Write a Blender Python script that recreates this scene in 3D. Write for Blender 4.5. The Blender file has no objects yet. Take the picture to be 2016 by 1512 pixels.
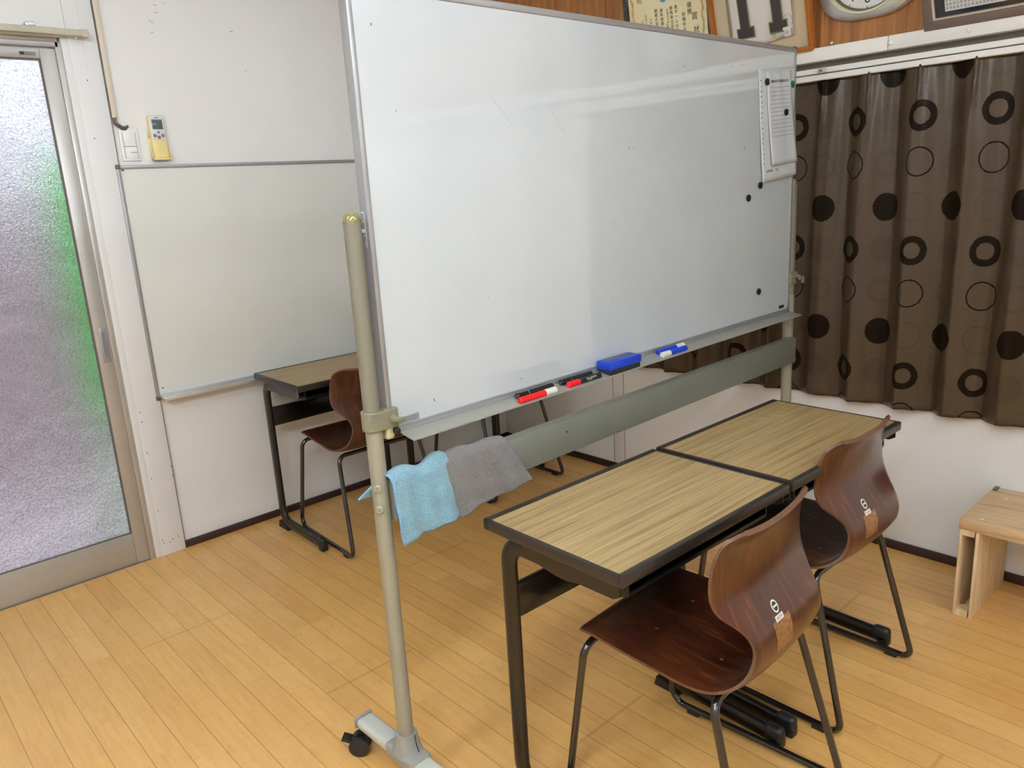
import bpy, bmesh, math, random
from mathutils import Vector, Matrix
random.seed(7)
S = bpy.context.scene
COL = S.collection
PI = math.pi

# ------------------------------------------------------------------ camera
CAM = Vector((-2.8003, -3.2271, 1.4077))
RR = Vector((0.73347395, -0.6772783, -0.05753317))
UU = Vector((0.20866441, 0.1438032, 0.96735712))
FF = Vector((0.64689653, 0.72153638, -0.24679978))
cd = bpy.data.cameras.new('camera'); co = bpy.data.objects.new('camera', cd); COL.objects.link(co)
M = Matrix((RR, UU, -FF)).transposed().to_4x4(); M.translation = CAM
co.matrix_world = M
cd.sensor_fit = 'HORIZONTAL'; cd.sensor_width = 36.0; cd.lens = 1535.356 * 36 / 2016
cd.clip_start = 0.02
S.camera = co

# ------------------------------------------------------------------ world and exposure
W = bpy.data.worlds.new('sky'); S.world = W; W.use_nodes = True
bg = W.node_tree.nodes['Background']
bg.inputs[0].default_value = (0.80, 0.86, 1.0, 1); bg.inputs[1].default_value = 1.5
S.view_settings.view_transform = 'Standard'; S.view_settings.look = 'None'
S.view_settings.exposure = 0.1; S.view_settings.gamma = 1.0
S.view_settings.use_curve_mapping = False
S.cycles.use_denoising = True
LAMP_STRENGTH = 37.0
LAMP_COLOR = (0.78, 0.89, 1.0)

# ------------------------------------------------------------------ material helpers
MATS = {}
class NT:
    def __init__(s, name):
        m = bpy.data.materials.new(name); m.use_nodes = True; s.m = m; s.t = m.node_tree
        s.b = s.t.nodes['Principled BSDF']
    def n(s, typ, **kw):
        nd = s.t.nodes.new(typ)
        for k, v in kw.items():
            if k in ('ins',):
                for kk, vv in v.items(): nd.inputs[kk].default_value = vv
            else: setattr(nd, k, v)
        return nd
    def l(s, a, b): s.t.links.new(a, b)
    def math(s, op, a, b=None, c=None):
        nd = s.t.nodes.new('ShaderNodeMath'); nd.operation = op
        for i, x in enumerate((a, b, c)):
            if x is None: continue
            if isinstance(x, (int, float)): nd.inputs[i].default_value = x
            else: s.l(x, nd.inputs[i])
        return nd.outputs[0]
    def mix(s, f, a, b, mode='MIX'):
        nd = s.t.nodes.new('ShaderNodeMix'); nd.data_type = 'RGBA'; nd.blend_type = mode
        for sock, x in ((nd.inputs[0], f), (nd.inputs[6], a), (nd.inputs[7], b)):
            if isinstance(x, (int, float)): sock.default_value = x
            elif isinstance(x, tuple): sock.default_value = (*x[:3], 1)
            else: s.l(x, sock)
        return nd.outputs[2]
    def coord(s, scale=(1, 1, 1), kind='Object', rot=(0, 0, 0)):
        tc = s.n('ShaderNodeTexCoord'); mp = s.n('ShaderNodeMapping')
        mp.inputs['Scale'].default_value = scale; mp.inputs['Rotation'].default_value = rot
        s.l(tc.outputs[kind], mp.inputs[0]); return mp.outputs[0]
    def noise(s, vec, scale=5, detail=3, rough=.5, dist=0):
        nd = s.n('ShaderNodeTexNoise'); s.l(vec, nd.inputs['Vector'])
        nd.inputs['Scale'].default_value = scale; nd.inputs['Detail'].default_value = detail
        nd.inputs['Roughness'].default_value = rough; nd.inputs['Distortion'].default_value = dist
        return nd.outputs['Fac']
    def ramp(s, f, stops):
        nd = s.n('ShaderNodeValToRGB'); s.l(f, nd.inputs[0]); e = nd.color_ramp.elements
        while len(e) < len(stops): e.new(.5)
        for el, (p, c) in zip(e, stops):
            el.position = p; el.color = (*c, 1) if isinstance(c, tuple) else (c, c, c, 1)
        return nd.outputs[0]
    def bump(s, h, strength=.2, dist=.001):
        nd = s.n('ShaderNodeBump'); nd.inputs['Strength'].default_value = strength
        nd.inputs['Distance'].default_value = dist; s.l(h, nd.inputs['Height'])
        s.l(nd.outputs[0], s.b.inputs['Normal']); return nd
    def base(s, c):
        if isinstance(c, tuple): s.b.inputs['Base Color'].default_value = (*c[:3], 1)
        else: s.l(c, s.b.inputs['Base Color'])

def lin(r, g, b):
    f = lambda v: (v / 255 / 12.92) if v / 255 <= .04045 else ((v / 255 + .055) / 1.055) ** 2.4
    return (f(r), f(g), f(b))

def plain(name, col, rough=.5, metal=0., bumpy=0., bscale=300, vary=.06, spec=.5, coat=0, vscale=9, sheen=0):
    k = NT(name); v = k.coord()
    n = k.noise(v, vscale, 4)
    lo = tuple(c * (1 - vary) for c in col); hi = tuple(min(1, c * (1 + vary)) for c in col)
    k.base(k.ramp(n, [(.3, lo), (.7, hi)]))
    k.b.inputs['Roughness'].default_value = rough; k.b.inputs['Metallic'].default_value = metal
    k.b.inputs['Specular IOR Level'].default_value = spec
    k.b.inputs['Coat Weight'].default_value = coat; k.b.inputs['Coat Roughness'].default_value = .08
    if sheen: k.b.inputs['Sheen Weight'].default_value = sheen
    if bumpy: k.bump(k.noise(v, bscale, 2), bumpy, .0008)
    MATS[name] = k.m; return k.m

# walls
def wall_mat(name, col, vary=.03):
    k = NT(name); v = k.coord()
    big = k.noise(v, 1.6, 5, .6); spots = k.noise(v, 14, 6, .7)
    c = k.ramp(big, [(.3, tuple(x * (1 - vary) for x in col)), (.7, tuple(min(1, x * (1 + vary)) for x in col))])
    sm = k.ramp(spots, [(.66, 0.), (.80, .22)])
    k.base(k.mix(sm, c, tuple(x * .82 for x in col)))
    k.b.inputs['Roughness'].default_value = .55
    k.bump(k.noise(v, 160, 3), .25, .0006)
    MATS[name] = k.m
wall_mat('wall_paint', lin(234, 232, 229))
wall_mat('casing_paint', lin(228, 228, 227), .02)
plain('ceiling_board', lin(235, 234, 230), .8)
plain('white_plastic', lin(238, 237, 234), .3)
plain('rail_white', lin(240, 239, 236), .3, vary=.02)
plain('baseboard_brown', lin(52, 30, 32), .4)
plain('aluminium', lin(188, 184, 178), .38, .5, vary=.03)
plain('aluminium_bright', lin(205, 205, 203), .28, .6, vary=.02)
plain('aluminium_grey', lin(158, 158, 157), .36, .35, vary=.03)
plain('whiteboard_back', lin(200, 202, 200), .4)
plain('pole_dark', lin(122, 118, 102), .34, vary=.03)
plain('tray_beige', lin(160, 158, 148), .38, .2, vary=.03)
plain('pole_beige', lin(146, 142, 124), .34, vary=.03)
plain('socket_grey', lin(150, 149, 141), .42)
plain('olive_cap', lin(128, 122, 78), .15, coat=.5)
plain('clamp_beige', lin(126, 122, 98), .4)
plain('beam_grey', lin(120, 121, 110), .42, vary=.05)
plain('foot_grey', lin(196, 196, 186), .35)
plain('black_rubber', lin(26, 25, 26), .45)
plain('black_plastic', lin(22, 22, 23), .3)
plain('tube_black', lin(26, 22, 19), .17, .0, vary=.12, coat=.6, spec=.6)
plain('desk_metal', lin(19, 15, 13), .28, .0, vary=.08, coat=.15)
plain('rim_brown', lin(44, 37, 33), .36, vary=.06)
plain('tray_black', lin(14, 15, 18), .4)
plain('red_plastic', lin(225, 18, 30), .3)
plain('blue_plastic', lin(20, 62, 190), .35)
plain('cap_white', lin(225, 222, 215), .35)
plain('felt_dark', lin(30, 32, 32), .9)
plain('ink_black', lin(20, 20, 22), .6)
plain('ink_grey', lin(120, 122, 124), .6)
plain('smudge_grey', lin(178, 182, 183), .5)
plain('paper_white', lin(208, 212, 214), .55, vary=.02)
plain('label_silver', lin(150, 152, 150), .4, .3, vary=.25, vscale=400)
plain('magnet_green', lin(30, 105, 75), .35)
plain('clock_silver', lin(196, 200, 200), .3, .4)
plain('clock_gold', lin(222, 220, 180), .25, .3)
plain('clock_face', lin(232, 232, 232), .5)
plain('frame_orange', lin(170, 100, 36), .35, vary=.15)
plain('frame_taupe', lin(112, 98, 88), .45, vary=.05)
plain('frame_line', lin(220, 208, 190), .4)
plain('mat_cream', lin(208, 192, 160), .7)
plain('jersey_white', lin(226, 220, 214), .8, vary=.04)
plain('jersey_edge', lin(140, 134, 100), .7)
plain('digit_dark', lin(62, 58, 60), .7)
plain('digit_green', lin(112, 118, 70), .7)
plain('mat_black', lin(24, 25, 25), .12, coat=.6)
plain('cert_paper', lin(246, 234, 190), .6, vary=.03)
plain('cert_scroll', lin(214, 186, 120), .6, vary=.15, vscale=60)
plain('cert_blue', lin(80, 170, 200), .5)
plain('conduit_beige', lin(218, 206, 186), .5)
plain('cable_grey', lin(98, 92, 86), .45)
plain('remote_yellow', lin(236, 218, 150), .35)
plain('remote_face', lin(214, 222, 228), .35)
plain('lcd_grey', lin(92, 102, 98), .15)
plain('button_grey', lin(128, 130, 140), .4)
plain('button_red', lin(196, 70, 80), .4)
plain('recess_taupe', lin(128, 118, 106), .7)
plain('door_rail_beige', lin(196, 190, 170), .45)
plain('chair_sticker_green', lin(30, 48, 40), .35)
plain('decal_gold', lin(140, 98, 56), .45, vary=.4, vscale=120)
plain('screw_metal', lin(120, 110, 95), .35, .8)
plain('concrete', lin(232, 222, 224), .9, vary=.1, vscale=2)
plain('neighbour_wall', lin(178, 160, 164), .9, vary=.12, vscale=2)
plain('green_net', lin(70, 225, 110), .8, vary=.1)
plain('lamp_body', lin(225, 225, 222), .5)
k = NT('lamp_glow'); k.base((1, 1, 1)); k.b.inputs['Emission Color'].default_value = (*LAMP_COLOR, 1)
k.b.inputs['Emission Strength'].default_value = LAMP_STRENGTH; MATS['lamp_glow'] = k.m

# glossy writing surface
k = NT('board_gloss'); v = k.coord()
n1 = k.noise(v, 3, 4); n2 = k.noise(v, 30, 5, .7)
c = k.ramp(n1, [(.3, lin(192, 199, 201)), (.7, lin(200, 206, 208))])
k.base(k.mix(k.ramp(n2, [(.68, 0.), (.85, .25)]), c, lin(190, 196, 197)))
k.b.inputs['Roughness'].default_value = .07; k.b.inputs['Specular IOR Level'].default_value = .5
k.bump(k.noise(v, 4, 2), .02, .002); k.b.inputs['Coat Weight'].default_value = 1.0; k.b.inputs['Coat Roughness'].default_value = .04; MATS['board_gloss'] = k.m
k = NT('board_matte'); v = k.coord()
c = k.ramp(k.noise(v, 2, 4), [(.3, lin(224, 226, 220)), (.7, lin(232, 233, 227))]); k.base(c)
k.b.inputs['Roughness'].default_value = .3; MATS['board_matte'] = k.m

# wooden strip floor: strips run along y
FX0, FP = -2.4532, 0.0774
k = NT('floor_wood')
tc = k.n('ShaderNodeTexCoord'); sp = k.n('ShaderNodeSeparateXYZ'); k.l(tc.outputs['Object'], sp.inputs[0])
xs = k.math('DIVIDE', k.math('SUBTRACT', sp.outputs[0], FX0), FP)
row = k.math('FLOOR', xs); fr = k.math('FRACT', xs)
grp = k.math('FLOOR', k.math('DIVIDE', k.math('ADD', row, 1.0), 4.0))
goff = k.math('MULTIPLY', k.math('MODULO', k.math('MULTIPLY', grp, .37), 1.0), 1.0)
yb = k.math('ADD', k.math('DIVIDE', sp.outputs[1], 1.82), k.math('MULTIPLY', grp, .37))
ybf = k.math('FRACT', yb)
wr = k.n('ShaderNodeTexWhiteNoise', noise_dimensions='1D'); k.l(row, wr.inputs['W'])
yl = k.math('ADD', k.math('DIVIDE', sp.outputs[1], .61), k.math('MULTIPLY', wr.outputs['Value'], 7.0))
ylc = k.math('FLOOR', yl)
cv = k.n('ShaderNodeCombineXYZ'); k.l(row, cv.inputs[0]); k.l(ylc, cv.inputs[1])
wn = k.n('ShaderNodeTexWhiteNoise', noise_dimensions='2D'); k.l(cv.outputs[0], wn.inputs['Vector'])
tone = k.ramp(wn.outputs['Value'], [(0, lin(214, 160, 86)), (.5, lin(222, 170, 92)), (1, lin(231, 180, 102))])
gv = k.n('ShaderNodeCombineXYZ')
k.l(k.math('MULTIPLY', sp.outputs[0], 26.0), gv.inputs[0])
k.l(k.math('ADD', k.math('MULTIPLY', sp.outputs[1], 2.2), k.math('MULTIPLY', wn.outputs['Value'], 40.0)), gv.inputs[1])
k.l(row, gv.inputs[2])
g = k.noise(gv.outputs[0], 2.2, 5, .62, .6)
grain = k.ramp(g, [(.35, lin(206, 150, 84)), (.62, lin(238, 194, 126))])
c = k.mix(.28, tone, grain)
blot = k.noise(k.coord(), 2.3, 4, .6)
c = k.mix(k.ramp(blot, [(.5, 0.), (.75, .25)]), c, lin(226, 188, 134))
mot = k.noise(k.coord((1, 1, 1)), 26, 5, .7, .6)
c = k.mix(k.ramp(mot, [(.30, .35), (.46, 0.)]), c, lin(196, 146, 84))
seam = k.math('MINIMUM', fr, k.math('SUBTRACT', 1.0, fr))
sm = k.ramp(seam, [(.0, .7), (.012, .5), (.024, 0.)])
c = k.mix(sm, c, lin(140, 94, 50))
sy = k.math('MINIMUM', ybf, k.math('SUBTRACT', 1.0, ybf))
c = k.mix(k.ramp(sy, [(.0, .35), (.0006, .3), (.0010, 0.)]), c, lin(140, 94, 50))
k.base(c); k.b.inputs['Roughness'].default_value = .34
k.b.inputs['Coat Weight'].default_value = .25; k.b.inputs['Coat Roughness'].default_value = .22
k.bump(k.math('ADD', k.math('MULTIPLY', g, .3), k.ramp(seam, [(0, 0.), (.03, 1.)])), .25, .0008)
MATS['floor_wood'] = k.m

# streaky laminate, grain along local x
k = NT('laminate')
v = k.coord((1.3, 70, 1)); n1 = k.noise(v, 1.6, 6, .65, .15)
v2 = k.coord((2.2, 190, 1)); n2 = k.noise(v2, 2.0, 4, .7)
c = k.ramp(n1, [(.33, lin(112, 90, 56)), (.45, lin(160, 134, 88)), (.7, lin(186, 160, 112))])
c = k.mix(k.ramp(n2, [(.36, .45), (.5, 0.)]), c, lin(104, 82, 50))
k.base(c); k.b.inputs['Roughness'].default_value = .36; MATS['laminate'] = k.m

# chair plywood
k = NT('chair_plywood')
n1 = k.noise(k.coord((9, 1.5, 1.5)), 2.6, 5, .6, 2.8)
c = k.ramp(n1, [(.30, lin(36, 15, 9)), (.46, lin(60, 27, 15)), (.58, lin(76, 36, 18)), (.72, lin(118, 62, 28))])
n2 = k.noise(k.coord((34, 4, 4)), 2.2, 4, .6, .8)
c = k.mix(k.ramp(n2, [(.36, .45), (.52, 0.)]), c, lin(58, 26, 17))
n3 = k.noise(k.coord((2.2, 2.2, 2.2)), 1.7, 3)
c = k.mix(k.ramp(n3, [(.42, 0.), (.7, .5)]), c, lin(88, 44, 18))
k.base(c); k.b.inputs['Roughness'].default_value = .28; k.b.inputs['Coat Weight'].default_value = .3
k.b.inputs['Coat Roughness'].default_value = .14; MATS['chair_plywood'] = k.m
plain('plywood_edge', lin(98, 66, 44), .5, vary=.25, vscale=80)

# plywood wall panel
k = NT('panel_plywood')
n1 = k.noise(k.coord((3, 14, 1.2)), 3, 5, .6, .4)
k.base(k.ramp(n1, [(.3, lin(140, 88, 42)), (.5, lin(168, 112, 60)), (.7, lin(188, 134, 78))]))
k.b.inputs['Roughness'].default_value = .4; MATS['panel_plywood'] = k.m
# bench timber
k = NT('bench_wood')
n1 = k.noise(k.coord((9, 1.1, 9)), 5, 5, .6, .8)
k.base(k.ramp(n1, [(.3, lin(190, 152, 108)), (.5, lin(214, 180, 136)), (.72, lin(226, 196, 156))]))
k.b.inputs['Roughness'].default_value = .55; MATS['bench_wood'] = k.m
k = NT('bench_side')
n1 = k.noise(k.coord((9, 9, 1.1)), 5, 5, .6, .8)
k.base(k.ramp(n1, [(.3, lin(208, 176, 130)), (.5, lin(228, 200, 156)), (.72, lin(238, 214, 174))]))
k.b.inputs['Roughness'].default_value = .6; MATS['bench_side'] = k.m

# frosted door glass
k = NT('frosted_glass'); v = k.coord()
k.base((1, 1, 1)); k.b.inputs['Transmission Weight'].default_value = 1.0
k.b.inputs['Roughness'].default_value = .24; k.b.inputs['IOR'].default_value = 1.45
nz = k.noise(v, 105, 3, .6, .8); k.bump(nz, 1.0, .0055)
smear = k.noise(k.coord((1, 1, 1.6)), 3.2, 6, .7, 1.2)
k.base(k.ramp(smear, [(.35, (.97, .95, .96)), (.62, (.80, .78, .79))])); MATS['frosted_glass'] = k.m
k = NT('clear_glass'); k.base((1, 1, 1)); k.b.inputs['Transmission Weight'].default_value = 1.0
k.b.inputs['Roughness'].default_value = .02; k.b.inputs['IOR'].default_value = 1.1; MATS['clear_glass'] = k.m

# curtain: printed circles on a woven satin, laid out on the unfolded cloth (UV)
k = NT('curtain_satin')
uv = k.n('ShaderNodeUVMap', uv_map='cloth'); sp = k.n('ShaderNodeSeparateXYZ'); k.l(uv.outputs[0], sp.inputs[0])
colf = k.math('FLOOR', sp.outputs[0]); rowf = k.math('FLOOR', sp.outputs[1])
fx = k.math('SUBTRACT', k.math('FRACT', sp.outputs[0]), .5)
fy = k.math('SUBTRACT', k.math('FRACT', sp.outputs[1]), .5)
rag = k.n('ShaderNodeTexNoise'); mpn = k.n('ShaderNodeMapping'); mpn.inputs['Scale'].default_value = (1, 40, 1)
k.l(uv.outputs[0], mpn.inputs[0]); k.l(mpn.outputs[0], rag.inputs['Vector']); rag.inputs['Scale'].default_value = 1.2
fxx = k.math('ADD', fx, k.math('MULTIPLY', k.math('SUBTRACT', rag.outputs['Fac'], .5), .07))
X = k.math('MULTIPLY', fxx, .132); Y = k.math('MULTIPLY', fy, .1445)
r = k.math('SQRT', k.math('ADD', k.math('MULTIPLY', X, X), k.math('MULTIPLY', Y, Y)))
colm = k.math('FLOORED_MODULO', colf, 2.0); rowm = k.math('FLOORED_MODULO', rowf, 3.0)
def eq(a, b): return k.math('COMPARE', a, b, .1)
def band(r0, r1):
    return k.math('MULTIPLY', k.math('GREATER_THAN', r, r0), k.math('LESS_THAN', r, r1))
A = eq(colm, 0.0); B = eq(colm, 1.0)
def cell(c_, rr_, msk): return k.math('MULTIPLY', k.math('MULTIPLY', c_, eq(rowm, rr_)), msk)
R_ = .047
dark = k.math('ADD', cell(A, 2.0, band(-1, R_)), k.math('ADD', cell(B, 0.0, band(.027, .049)), cell(B, 1.0, band(.043, .048))))
faint = k.math('ADD', cell(A, 0.0, band(-1, R_)), k.math('ADD', cell(A, 1.0, band(.032, .046)), cell(B, 2.0, band(.042, .049))))
weave = k.n('ShaderNodeTexNoise'); mw = k.n('ShaderNodeMapping'); mw.inputs['Scale'].default_value = (30, 4, 1)
k.l(uv.outputs[0], mw.inputs[0]); k.l(mw.outputs[0], weave.inputs['Vector']); weave.inputs['Scale'].default_value = 3; weave.inputs['Detail'].default_value = 4
basec = k.ramp(weave.outputs['Fac'], [(.3, lin(66, 52, 37)), (.7, lin(80, 65, 47))])
c = k.mix(k.math('MULTIPLY', faint, .55), basec, lin(62, 48, 34))
c = k.mix(k.math('MULTIPLY', dark, .95), c, lin(22, 15, 9))
seamv = k.math('COMPARE', sp.outputs[1], .42, .018)
c = k.mix(k.math('MULTIPLY', seamv, .5), c, lin(140, 118, 92))
k.base(c); k.b.inputs['Roughness'].default_value = .30; k.l(k.math('SUBTRACT', .32, k.math('MULTIPLY', dark, .27)), k.b.inputs['Specular IOR Level'])
MATS['curtain_satin'] = k.m

k = NT('green_net'); k.base(lin(70, 225, 110)); k.b.inputs['Roughness'].default_value = .8
tl = k.n('ShaderNodeBsdfTranslucent'); tl.inputs[0].default_value = (*lin(120, 255, 140), 1)
mx = k.n('ShaderNodeMixShader'); mx.inputs[0].default_value = .75
k.l(k.b.outputs[0], mx.inputs[1]); k.l(tl.outputs[0], mx.inputs[2]); k.l(mx.outputs[0], k.t.nodes['Material Output'].inputs[0])
MATS['green_net'] = k.m
def towel(name, c1, c2):
    k = NT(name); v = k.coord()
    n1 = k.noise(v, 260, 4, .75); n2 = k.noise(v, 22, 3)
    c = k.mix(k.ramp(n2, [(.35, 0.), (.7, .5)]), c1, c2)
    k.base(k.mix(k.ramp(n1, [(.36, .8), (.58, 0.)]), c, tuple(x * .5 for x in c1)))
    k.b.inputs['Roughness'].default_value = .95; k.b.inputs['Sheen Weight'].default_value = .4
    k.bump(n1, 1.0, .005); MATS[name] = k.m
towel('towel_blue', lin(146, 200, 222), lin(170, 216, 232))
towel('towel_grey', lin(142, 136, 133), lin(160, 153, 148))
plain('towel_blue_hem', lin(112, 166, 216), .8); plain('towel_grey_hem', lin(120, 130, 134), .8)

# ------------------------------------------------------------------ mesh helpers
class MB:
    def __init__(s): s.v = []; s.f = []; s.m = []; s.sm = []
    def add(s, vs, fs, mi=0, smooth=False):
        o = len(s.v); s.v += [tuple(v) for v in vs]
        for f in fs: s.f.append([i + o for i in f]); s.m.append(mi); s.sm.append(smooth)
    def box(s, c, d, mi=0, bev=0.0, rot=None, seg=2):
        bm = bmesh.new(); bmesh.ops.create_cube(bm, size=1.0)
        bmesh.ops.scale(bm, vec=Vector(d), verts=bm.verts)
        if bev > 0:
            bmesh.ops.bevel(bm, geom=bm.edges[:], offset=min(bev, min(d) * .49), segments=seg, affect='EDGES', profile=.5)
        T = Matrix.Translation(Vector(c)) @ (rot.to_4x4() if rot else Matrix())
        bm.verts.index_update()
        s.add([T @ v.co for v in bm.verts], [[v.index for v in f.verts] for f in bm.faces], mi, bev > 0)
        bm.free(); return s
    def bb(s, x0, x1, y0, y1, z0, z1, mi=0, bev=0.0):
        return s.box(((x0 + x1) / 2, (y0 + y1) / 2, (z0 + z1) / 2), (abs(x1 - x0), abs(y1 - y0), abs(z1 - z0)), mi, bev)
    def tube(s, path, a, b=None, up=None, n=14, closed=False, mi=0, caps=True):
        """sweep an ellipse (a along 'side', b along 'up') on a path"""
        b = a if b is None else b; P = [Vector(p) for p in path]; N = len(P); rings = []
        t_prev = None; ref = Vector(up) if up else None
        for i, p in enumerate(P):
            if closed: t = (P[(i + 1) % N] - P[i - 1])
            else: t = (P[min(i + 1, N - 1)] - P[max(i - 1, 0)])
            t.normalize()
            if up: side = t.cross(Vector(up)); side.normalize(); u = side.cross(t)
            else:
                if ref is None: ref = Vector((0, 0, 1)) if abs(t.z) < .9 else Vector((1, 0, 0))
                side = t.cross(ref)
                if side.length < 1e-5: side = t.cross(Vector((1, 0, 0)))
                side.normalize(); u = side.cross(t).normalized(); ref = u
            rings.append([p + side * math.cos(2 * PI * j / n) * a + u * math.sin(2 * PI * j / n) * b for j in range(n)])
        vs = [v for r in rings for v in r]; fs = []
        for i in range(N if closed else N - 1):
            i2 = (i + 1) % N
            for j in range(n):
                j2 = (j + 1) % n; fs.append([i * n + j, i * n + j2, i2 * n + j2, i2 * n + j])
        s.add(vs, fs, mi, True)
        if caps and not closed:
            s.add(rings[0], [list(range(n))[::-1]], mi); s.add(rings[-1], [list(range(n))], mi)
        return s
    def lathe(s, prof, o=(0, 0, 0), axis=(0, 0, 1), n=24, mi=0, smooth=True):
        ax = Vector(axis).normalized(); q = Vector((0, 0, 1)).rotation_difference(ax)
        vs = []; fs = []
        for r, z in prof:
            for j in range(n):
                a = 2 * PI * j / n; vs.append(Vector(o) + q @ Vector((r * math.cos(a), r * math.sin(a), z)))
        for i in range(len(prof) - 1):
            for j in range(n):
                j2 = (j + 1) % n; fs.append([i * n + j, i * n + j2, (i + 1) * n + j2, (i + 1) * n + j])
        fs.append(list(range(n))[::-1]); fs.append([(len(prof) - 1) * n + j for j in range(n)])
        s.add(vs, fs, mi, smooth); return s
    def prism(s, pts, d, mi=0):
        """pts: 3D outline, d: extrusion vector"""
        n = len(pts); d = Vector(d); a = [Vector(p) for p in pts]
        s.add(a + [p + d for p in a], [list(range(n)), [2 * n - 1 - i for i in range(n)]] +
              [[i, i + n, (i + 1) % n + n, (i + 1) % n] for i in range(n)], mi); return s
    def build(s, name, mats, parent=None, loc=None, rot=None, auto=True):
        me = bpy.data.meshes.new(name); me.from_pydata(s.v, [], s.f)
        if isinstance(mats, str): mats = [mats]
        for m in mats: me.materials.append(MATS[m])
        for p, mi, sm in zip(me.polygons, s.m, s.sm): p.material_index = mi; p.use_smooth = sm
        bm = bmesh.new(); bm.from_mesh(me); bmesh.ops.remove_doubles(bm, verts=bm.verts, dist=1e-6)
        bmesh.ops.recalc_face_normals(bm, faces=bm.faces); bm.to_mesh(me); bm.free()
        if auto:
            try: me.set_sharp_from_angle(angle=math.radians(38))
            except Exception: pass
        o = bpy.data.objects.new(name, me); COL.objects.link(o)
        if parent: o.parent = parent
        if loc: o.location = loc
        if rot: o.rotation_euler = rot
        return o

def fillet(pts, r, seg=7, closed=False):
    P = [Vector(p) for p in pts]; out = []; N = len(P)
    rng = range(N) if closed else range(N)
    for i in rng:
        if not closed and i in (0, N - 1): out.append(P[i]); continue
        a = P[i - 1] - P[i]; b = P[(i + 1) % N] - P[i]; la, lb = a.length, b.length; a.normalize(); b.normalize()
        ang = a.angle(b); rr = r[i] if isinstance(r, (list, tuple)) else r
        d = min(rr / math.tan(ang / 2), la * .49, lb * .49); R0 = d * math.tan(ang / 2)
        bis = (a + b).normalized(); c = P[i] + bis * (R0 / math.sin(ang / 2))
        s0 = P[i] + a * d - c; s1 = P[i] + b * d - c; tot = s0.angle(s1); axis = s0.cross(s1)
        for k_ in range(seg + 1):
            out.append(c + Matrix.Rotation(tot * k_ / seg, 3, axis) @ s0)
    return out

def tag(o, label=None, cat=None, group=None, kind=None):
    if label: o['label'] = label
    if cat: o['category'] = cat
    if group: o['group'] = group
    if kind: o['kind'] = kind
    return o
def empty(name, loc=(0, 0, 0), rz=0.0):
    o = bpy.data.objects.new(name, None); COL.objects.link(o); o.location = loc; o.rotation_euler = (0, 0, rz)
    o.empty_display_size = .05; return o
def struct(o): o['kind'] = 'structure'; return o
def copy_tree(o, parent=None):
    c = o.copy(); COL.objects.link(c)
    if parent: c.parent = parent
    for ch in [x for x in list(bpy.data.objects) if x.parent == o]: copy_tree(ch, c)
    return c
def text_mb(body, size, M4, mb=None, mi=0, depth=0.0, vertical=False, align='CENTER'):
    """text laid out with matrix M4 (x right, y up, z out)"""
    mb = mb or MB(); chars = list(body) if vertical else [body]
    for i, ch in enumerate(chars):
        c = bpy.data.curves.new('t', 'FONT'); c.body = ch; c.size = size; c.align_x = align; c.align_y = 'CENTER'
        c.extrude = depth; c.resolution_u = 3
        o = bpy.data.objects.new('t', c); COL.objects.link(o)
        dg = bpy.context.evaluated_depsgraph_get(); me = bpy.data.meshes.new_from_object(o.evaluated_get(dg))
        T = M4 @ Matrix.Translation((0, -i * size * 1.08, 0))
        mb.add([T @ v.co for v in me.vertices], [list(p.vertices) for p in me.polygons], mi)
        bpy.data.objects.remove(o); bpy.data.curves.remove(c); bpy.data.meshes.remove(me)
    return mb
def frame_from(o, x, y):
    x = Vector(x).normalized(); y = Vector(y).normalized(); z = x.cross(y)
    m = Matrix((x, y, z)).transposed().to_4x4(); m.translation = Vector(o); return m

# ------------------------------------------------------------------ room shell
XW = 0.03          # inner face of the right-hand (curtain) wall
CEIL = 2.42
XL, YN = -5.0, -6.6
DL = -3.9          # left end of the door opening
struct(MB().bb(XL - .1, XW + .1, YN - .1, .0, -.06, 0).build('floor', 'floor_wood'))
struct(MB().bb(XL - .1, XW + .1, YN - .1, .1, CEIL, CEIL + .06).build('ceiling', 'ceiling_board'))
w = MB(); w.bb(-1.918, XW + .1, 0, .1, 0, CEIL); w.bb(DL, -1.918, 0, .1, 2.0, CEIL); w.bb(XL - .1, DL, 0, .1, 0, CEIL)
struct(w.build('wall_back', 'wall_paint'))
struct(MB().bb(XW, XW + .1, YN, 0, 0, CEIL).build('wall_right', 'wall_paint'))
struct(MB().bb(XL - .1, XL, YN, 0, 0, CEIL).build('wall_left', 'wall_paint'))
struct(MB().bb(XL - .1, XW + .1, YN - .1, YN, 0, CEIL).build('wall_front', 'wall_paint'))
# baseboards
struct(MB().bb(-1.916, XW - .008, -.009, 0, 0, .032, 0, .002).build('baseboard_back', 'baseboard_brown'))
struct(MB().bb(XW - .009, XW, YN, -.0, 0, .034, 0, .002).build('baseboard_right', 'baseboard_brown'))
# painted casing post beside the door
m = MB(); m.bb(-1.9185, -1.822, -.012, 0, 0, CEIL, 0, .002); m.bb(-1.872, -1.868, -.0145, -.012, 1.9, CEIL)
struct(m.build('trim_1', 'casing_paint'))
# panel joints of the painted boards
m = MB(); m.bb(-1.8218, -1.8198, -.0125, -.0, .034, CEIL)
struct(m.build('trim_2', 'recess_taupe'))
m = MB(); m.bb(XW - .004, XW, -.872, -.812, .034, 1.72, 0, .001)
struct(m.build('trim_3', 'wall_paint'))
m = MB()
for yj in (-.808, -.876): m.bb(XW - .0012, XW, yj - .001, yj + .001, .034, 1.72)
struct(m.build('trim_4', 'recess_taupe'))
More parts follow.
